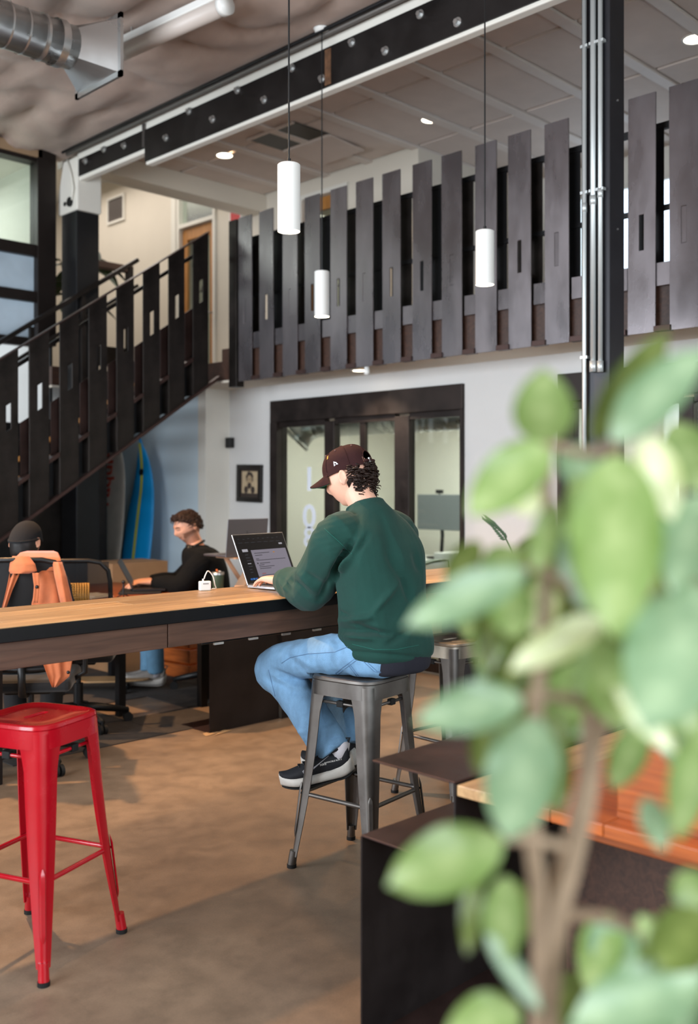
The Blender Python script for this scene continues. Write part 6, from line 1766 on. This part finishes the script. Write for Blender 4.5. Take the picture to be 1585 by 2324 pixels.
# ================================================================== FOREGROUND PLANT
def leaf_mat(name, c1, c2, vein):
    m = bpy.data.materials.new(name); m.use_nodes = True
    nt = m.node_tree; N = nt.nodes; L = nt.links; b = N['Principled BSDF']
    tc = N.new('ShaderNodeTexCoord'); sp = N.new('ShaderNodeSeparateXYZ'); L.new(tc.outputs['UV'], sp.inputs[0])
    n = N.new('ShaderNodeTexNoise'); n.inputs['Scale'].default_value = 5; L.new(tc.outputs['UV'], n.inputs['Vector'])
    ab = N.new('ShaderNodeMath'); ab.operation = 'SUBTRACT'; ab.inputs[1].default_value = .5; L.new(sp.outputs['Y'], ab.inputs[0])
    a2 = N.new('ShaderNodeMath'); a2.operation = 'ABSOLUTE'; L.new(ab.outputs[0], a2.inputs[0])
    mr = N.new('ShaderNodeMapRange'); mr.inputs['From Min'].default_value = .03; mr.inputs['From Max'].default_value = .22; L.new(a2.outputs[0], mr.inputs['Value'])
    mx = N.new('ShaderNodeMix'); mx.data_type = 'RGBA'; mx.inputs['A'].default_value = lin(vein); mx.inputs['B'].default_value = lin(c1); L.new(mr.outputs[0], mx.inputs['Factor'])
    mx2 = N.new('ShaderNodeMix'); mx2.data_type = 'RGBA'; mx2.inputs['B'].default_value = lin(c2); L.new(mx.outputs['Result'], mx2.inputs['A']); 
    mr2 = N.new('ShaderNodeMapRange'); mr2.inputs['From Min'].default_value = .4; mr2.inputs['From Max'].default_value = .65; L.new(n.outputs['Fac'], mr2.inputs['Value']); L.new(mr2.outputs[0], mx2.inputs['Factor'])
    oi = N.new('ShaderNodeObjectInfo'); hs = N.new('ShaderNodeHueSaturation'); m3 = N.new('ShaderNodeMapRange'); m3.inputs['To Min'].default_value = .8; m3.inputs['To Max'].default_value = 1.2
    L.new(oi.outputs['Random'], m3.inputs['Value']); L.new(m3.outputs[0], hs.inputs['Value']); L.new(mx2.outputs['Result'], hs.inputs['Color'])
    L.new(hs.outputs[0], b.inputs['Base Color']); b.inputs['Roughness'].default_value = .28
    # light passes through the leaf
    tr = N.new('ShaderNodeBsdfTranslucent'); L.new(hs.outputs[0], tr.inputs[0]); ms = N.new('ShaderNodeMixShader'); ms.inputs[0].default_value = .22
    out = [x for x in N if x.type == 'OUTPUT_MATERIAL'][0]
    L.new(b.outputs[0], ms.inputs[1]); L.new(tr.outputs[0], ms.inputs[2]); L.new(ms.outputs[0], out.inputs[0])
    return m
LM = [leaf_mat('fresh_leaf', (106, 134, 66), (128, 154, 88), (160, 180, 118)), leaf_mat('blue_green_leaf', (98, 128, 90), (124, 152, 116), (154, 178, 140)), leaf_mat('olive_leaf', (70, 86, 34), (88, 104, 46), (116, 130, 68)), leaf_mat('pale_highlight_leaf', (196, 206, 140), (216, 222, 170), (226, 230, 190))]  # the palest leaf has bright highlights painted into its colour
LEAF_CACHE = []
def leaf_mesh(var):
    # unit leaf along +x, width 1 along y, normal +z, rounded tip, folded along the midrib, with a short stalk
    rg = random.Random(40+var); nx, ny = 14, 8; V = []; Fc = []; UV = []
    curl = (.10, -.12, .2, .0)[var]; fold = (.10, .16, .06, .2)[var]
    for i in range(nx+1):
        s_ = i/nx; hw = .5*max(.02, (math.sin(PI*min(1, s_**.9*.97+.02))**.72))
        if s_ > .86: hw *= (1-((s_-.86)/.14)**2.2)*.96+.04
        for j in range(ny+1):
            q = j/ny*2-1
            V.append((s_, hw*q, fold*abs(q)*hw*1.2*.5+curl*(s_*(1-s_))*1.6-.12*s_*s_+.02*math.sin(s_*9+q*3+var)*abs(q))); UV.append((s_, q*hw*.5+.5))
    for i in range(nx):
        for j in range(ny):
            a = i*(ny+1)+j; Fc.append((a, a+ny+1, a+ny+2, a+1))
    me = bpy.data.meshes.new('leaf'); me.from_pydata(V, [], Fc); uv = me.uv_layers.new(name='UVMap')
    for p_ in me.polygons:
        for li, vi in zip(p_.loop_indices, p_.vertices): uv.data[li].uv = UV[vi]
    me.polygons.foreach_set('use_smooth', [True]*len(me.polygons)); me.update()
    return me
for v_ in range(4): LEAF_CACHE.append([None]*4)
def get_leaf(var, mi):
    if LEAF_CACHE[var][mi] is None:
        me = leaf_mesh(var); me.materials.append(LM[mi]); LEAF_CACHE[var][mi] = me
    return LEAF_CACHE[var][mi]
KZ = .8
ZP = KZ
base = W(1250, 2600, KZ*1.05)
PL = thing('leafy_plant', 'large blurred leafy green plant filling the near corner', 'plant', (base.x, base.y, 0))
PI_ = Matrix.Translation((base.x, base.y, 0)).inverted()
def put_leaf(bx, by, tx, ty, wpx, Zb, Zt, mi=0, tw=0., up=.35, par=None):
    Zb *= KZ; Zt *= KZ
    a = W(bx, by, Zb); c = W(tx, ty, Zt); x = c-a; L_ = x.length; x.normalize()
    v = (Vector((0, 0, CAMH))-(a+c)/2).normalized(); n = (v+Vector((0, 0, up))+Vector((-.5, -.1, 0))*tw); z = (n-x*n.dot(x)).normalized(); y = z.cross(x)
    wd = wpx/FPX*(Zb+Zt)/2*1.03
    M_ = frame_M(a, x, y, z) @ Matrix.Diagonal((L_, wd, (L_+wd)/2, 1))
    var = (int(bx+by)) % 4
    o = bpy.data.objects.new('leaf', get_leaf(var, mi)); COL.objects.link(o); o.parent = PL; o.matrix_local = PI_ @ M_
    return o
LV = [ # base, tip, width px, depth base, depth tip, material, twist
 (1236, 1010, 1232, 838, 135, 1.0, .97, 0, .3), (1245, 1000, 1068, 1160, 130, 1.0, .95, 0, .2), (1345, 1000, 1515, 742, 95, 1.02, 1.0, 2, .6), (1390, 1000, 1600, 785, 120, .98, .95, 1, -.3),
 (1400, 1035, 1398, 1440, 200, .98, .88, 0, .3), (1470, 990, 1530, 1180, 88, .97, .95, 3, -.4), (1195, 1290, 922, 1412, 105, .98, .93, 1, -.2), (1150, 1315, 1170, 1440, 105, 1.0, .95, 0, 0),
 (1370, 1405, 1160, 1515, 85, 1.0, .94, 3, -.8), (1185, 1585, 948, 1635, 112, .98, .94, 1, .4), (1215, 1630, 1150, 1900, 165, .97, .9, 1, .2), (1140, 1905, 886, 2000, 150, .96, .9, 0, .2),
 (1078, 1975, 1060, 2170, 48, .98, .95, 2, .3), (1150, 1990, 1135, 2200, 95, .97, .94, 0, .5), (1105, 2120, 1240, 2300, 52, .95, .93, 1, -.4), (1180, 2290, 1010, 2360, 120, .95, .92, 0, .3),
 (1590, 2225, 1300, 2320, 150, .95, .9, 1, .1), (1450, 2080, 1580, 2250, 75, .97, .95, 0, .5), (1600, 2070, 1500, 2200, 130, .97, .93, 2, .2), (1610, 1330, 1470, 1640, 240, .95, .86, 1, -.2),
 (1335, 1440, 1420, 1660, 118, 1.0, .96, 0, .3), (1395, 1560, 1540, 1710, 62, .97, .95, 3, -.5), (1180, 1110, 1215, 1165, 75, 1.02, .99, 3, .3), (1262, 1140, 1215, 1300, 66, 1.0, .97, 0, -.4),
 (1590, 1120, 1530, 1345, 120, .98, .93, 1, .1), (1465, 1810, 1510, 1930, 66, 1.0, .97, 1, 0), (1600, 1640, 1535, 1910, 95, .97, .94, 0, .4), (1115, 1320, 1110, 1530, 62, 1.04, 1.02, 2, .4),
 (1105, 1600, 1085, 1760, 60, 1.05, 1.03, 2, .3), (1255, 1620, 1270, 1860, 70, 1.06, 1.04, 2, .2), (1310, 1080, 1345, 1290, 80, 1.06, 1.04, 0, .5), (1300, 1250, 1255, 1420, 105, 1.08, 1.05, 2, .2),
 (1330, 1500, 1240, 1690, 110, 1.1, 1.06, 0, .4), (1420, 1400, 1520, 1480, 110, 1.1, 1.06, 0, .1), (1530, 960, 1600, 1120, 110, 1.06, 1.04, 0, .3), (1490, 1330, 1440, 1500, 130, 1.1, 1.05, 2, .2),
 (1280, 1010, 1360, 1120, 90, 1.1, 1.08, 1, .1), (1470, 1560, 1600, 1660, 120, 1.1, 1.06, 0, .2), (1260, 1200, 1340, 1400, 60, 1.02, 1.0, 1, -.6), (1550, 1450, 1600, 1600, 110, 1.1, 1.08, 2, .1),
 (1090, 1230, 1010, 1330, 70, 1.1, 1.1, 2, .3), (1200, 1440, 1110, 1640, 75, 1.12, 1.1, 2, .2), (1440, 1160, 1500, 1340, 90, 1.12, 1.1, 2, .3), (1375, 2310, 1480, 2420, 120, .95, .92, 0, .1),
 (1170, 2000, 1200, 2130, 60, 1.05, 1.04, 2, .2), (1540, 1980, 1600, 2060, 90, 1.0, .98, 0, .3), (1240, 1330, 1215, 1440, 80, 1.05, 1.03, 3, -.3), (1460, 1650, 1390, 1790, 80, 1.08, 1.05, 0, .2)]
for l in LV: put_leaf(*l)
rl = random.Random(21)
for k in range(120):
    x = rl.uniform(1110, 1600); y = rl.choice([rl.uniform(1000, 1640), rl.uniform(1150, 1600), rl.uniform(1250, 1560), rl.uniform(2060, 2330)])
    if y > 2000 and x < 1300: continue
    if y < 1120 and x < 1330: continue
    if x < 1170 and y < 1250: continue
    a = rl.uniform(0, 2*PI); L_ = rl.uniform(110, 210); z = rl.uniform(1.08, 1.45)
    put_leaf(x, y, x+L_*math.cos(a)*.7, y+L_*(.35+.6*abs(math.sin(a))), rl.uniform(55, 110), z, z-.04, rl.choice([0, 2, 2, 1]), rl.uniform(-.4, .6))
M_bark = mat('grey_brown_stem', (134, 114, 92), .75, var=.2, vscale=30)
def stem(pts, r0, r1):
    P = cr([PI_ @ W(x, y, z*KZ) for x, y, z in pts], 5); n = len(P)
    MB().tube([Vector(p) for p in P], [(r0+(r1-r0)*i/(n-1))*.85 for i in range(n)], 8).build('stem', M_bark, PL, True)
stem([(1250, 2600, 1.05), (1235, 2330, 1.03), (1262, 2080, 1.02), (1300, 1930, 1.02), (1335, 1780, 1.02), (1345, 1600, 1.02), (1340, 1400, 1.03), (1375, 1150, 1.03), (1400, 1010, 1.02)], .016, .006)
stem([(1220, 2600, 1.04), (1230, 2300, 1.03), (1225, 2050, 1.02), (1210, 1900, 1.0), (1215, 1640, .99), (1230, 1500, 1.0), (1240, 1330, 1.0), (1245, 1005, 1.0)], .011, .005)
stem([(1345, 1700, 1.02), (1400, 1560, 1.0), (1470, 1380, 1.0), (1470, 1200, 1.0), (1475, 990, .98)], .008, .004)
stem([(1300, 1930, 1.02), (1230, 1910, 1.0), (1140, 1905, .97)], .006, .004)
stem([(1340, 1400, 1.03), (1260, 1310, 1.0), (1190, 1290, .98)], .006, .004)
stem([(1345, 1600, 1.02), (1260, 1580, 1.0), (1185, 1585, .98)], .006, .004)
stem([(1262, 2080, 1.02), (1400, 2090, 1.0), (1590, 2200, .96)], .007, .004)
stem([(1470, 1380, 1.0), (1540, 1340, .98), (1610, 1330, .95)], .006, .004)
stem([(1400, 1010, 1.02), (1330, 1030, 1.0), (1240, 1005, 1.0)], .006, .004)
# fern frond in a small vase on the desk
fb = Vector((2.56, 1.79, .751))
tw = thing('fern_vase', 'thin dark fern frond in a small vase on the wooden desk', 'plant', fb)
MB().lathe([(.03, 0), (.045, .04), (.04, .09), (.018, .13), (.02, .15), (.015, .15), (.012, .13)], n=18).build('vase', M_steel_dark, tw, True)
tp = [fb+Vector((0, 0, .12)), W(1172, 1300, 3.06), W(1150, 1225, 3.05), W(1125, 1195, 3.04), W(1104, 1179, 3.04)]
MB().tube([Vector(p) for p in cr([q-fb for q in tp], 4)], .0022, 6).build('stem', M_dleaf, tw, True)
lm_ = MB()
for k in range(13):
    f = k/12; p = (tp[2].lerp(tp[3], f*2) if f < .5 else tp[3].lerp(tp[4], f*2-1))-fb; d = (tp[4]-tp[2]).normalized(); sd = d.cross(Vector((.7, .7, 0))).normalized()
    for sg in (-1, 1):
        q = p+d*.02+sd*sg*.012*(1.15-f); lm_.add([p, p+d*.012+sd*sg*.003, q, p+d*.006+sd*sg*.009], [(0, 1, 2, 3)])
lf_ = lm_.build('leaflets', M_dleaf, tw); lf_['kind'] = 'stuff'

# planter and stand below the picture
MB().lathe([(.12, 0), (.15, .26), (.155, .28), (.14, .28), (.135, .25), (0, .25)], (0, 0, .48), 24).build('pot', mat('terracotta', (168, 92, 58), .8, var=.12, vscale=9), PL, auto=40)
PS = thing('plant_stand', 'dark steel stand carrying the large foreground plant', 'stand', (base.x, base.y, 0))
MB().lathe([(.17, .46), (.17, .478)], n=24).build('top', M_steel_dark, PS)
for k in range(4):
    a = PI/4+PI/2*k; MB().bar((.14*math.cos(a), .14*math.sin(a), .46), (.16*math.cos(a), .16*math.sin(a), 0), .03, .03).build('leg', M_steel_dark, PS)
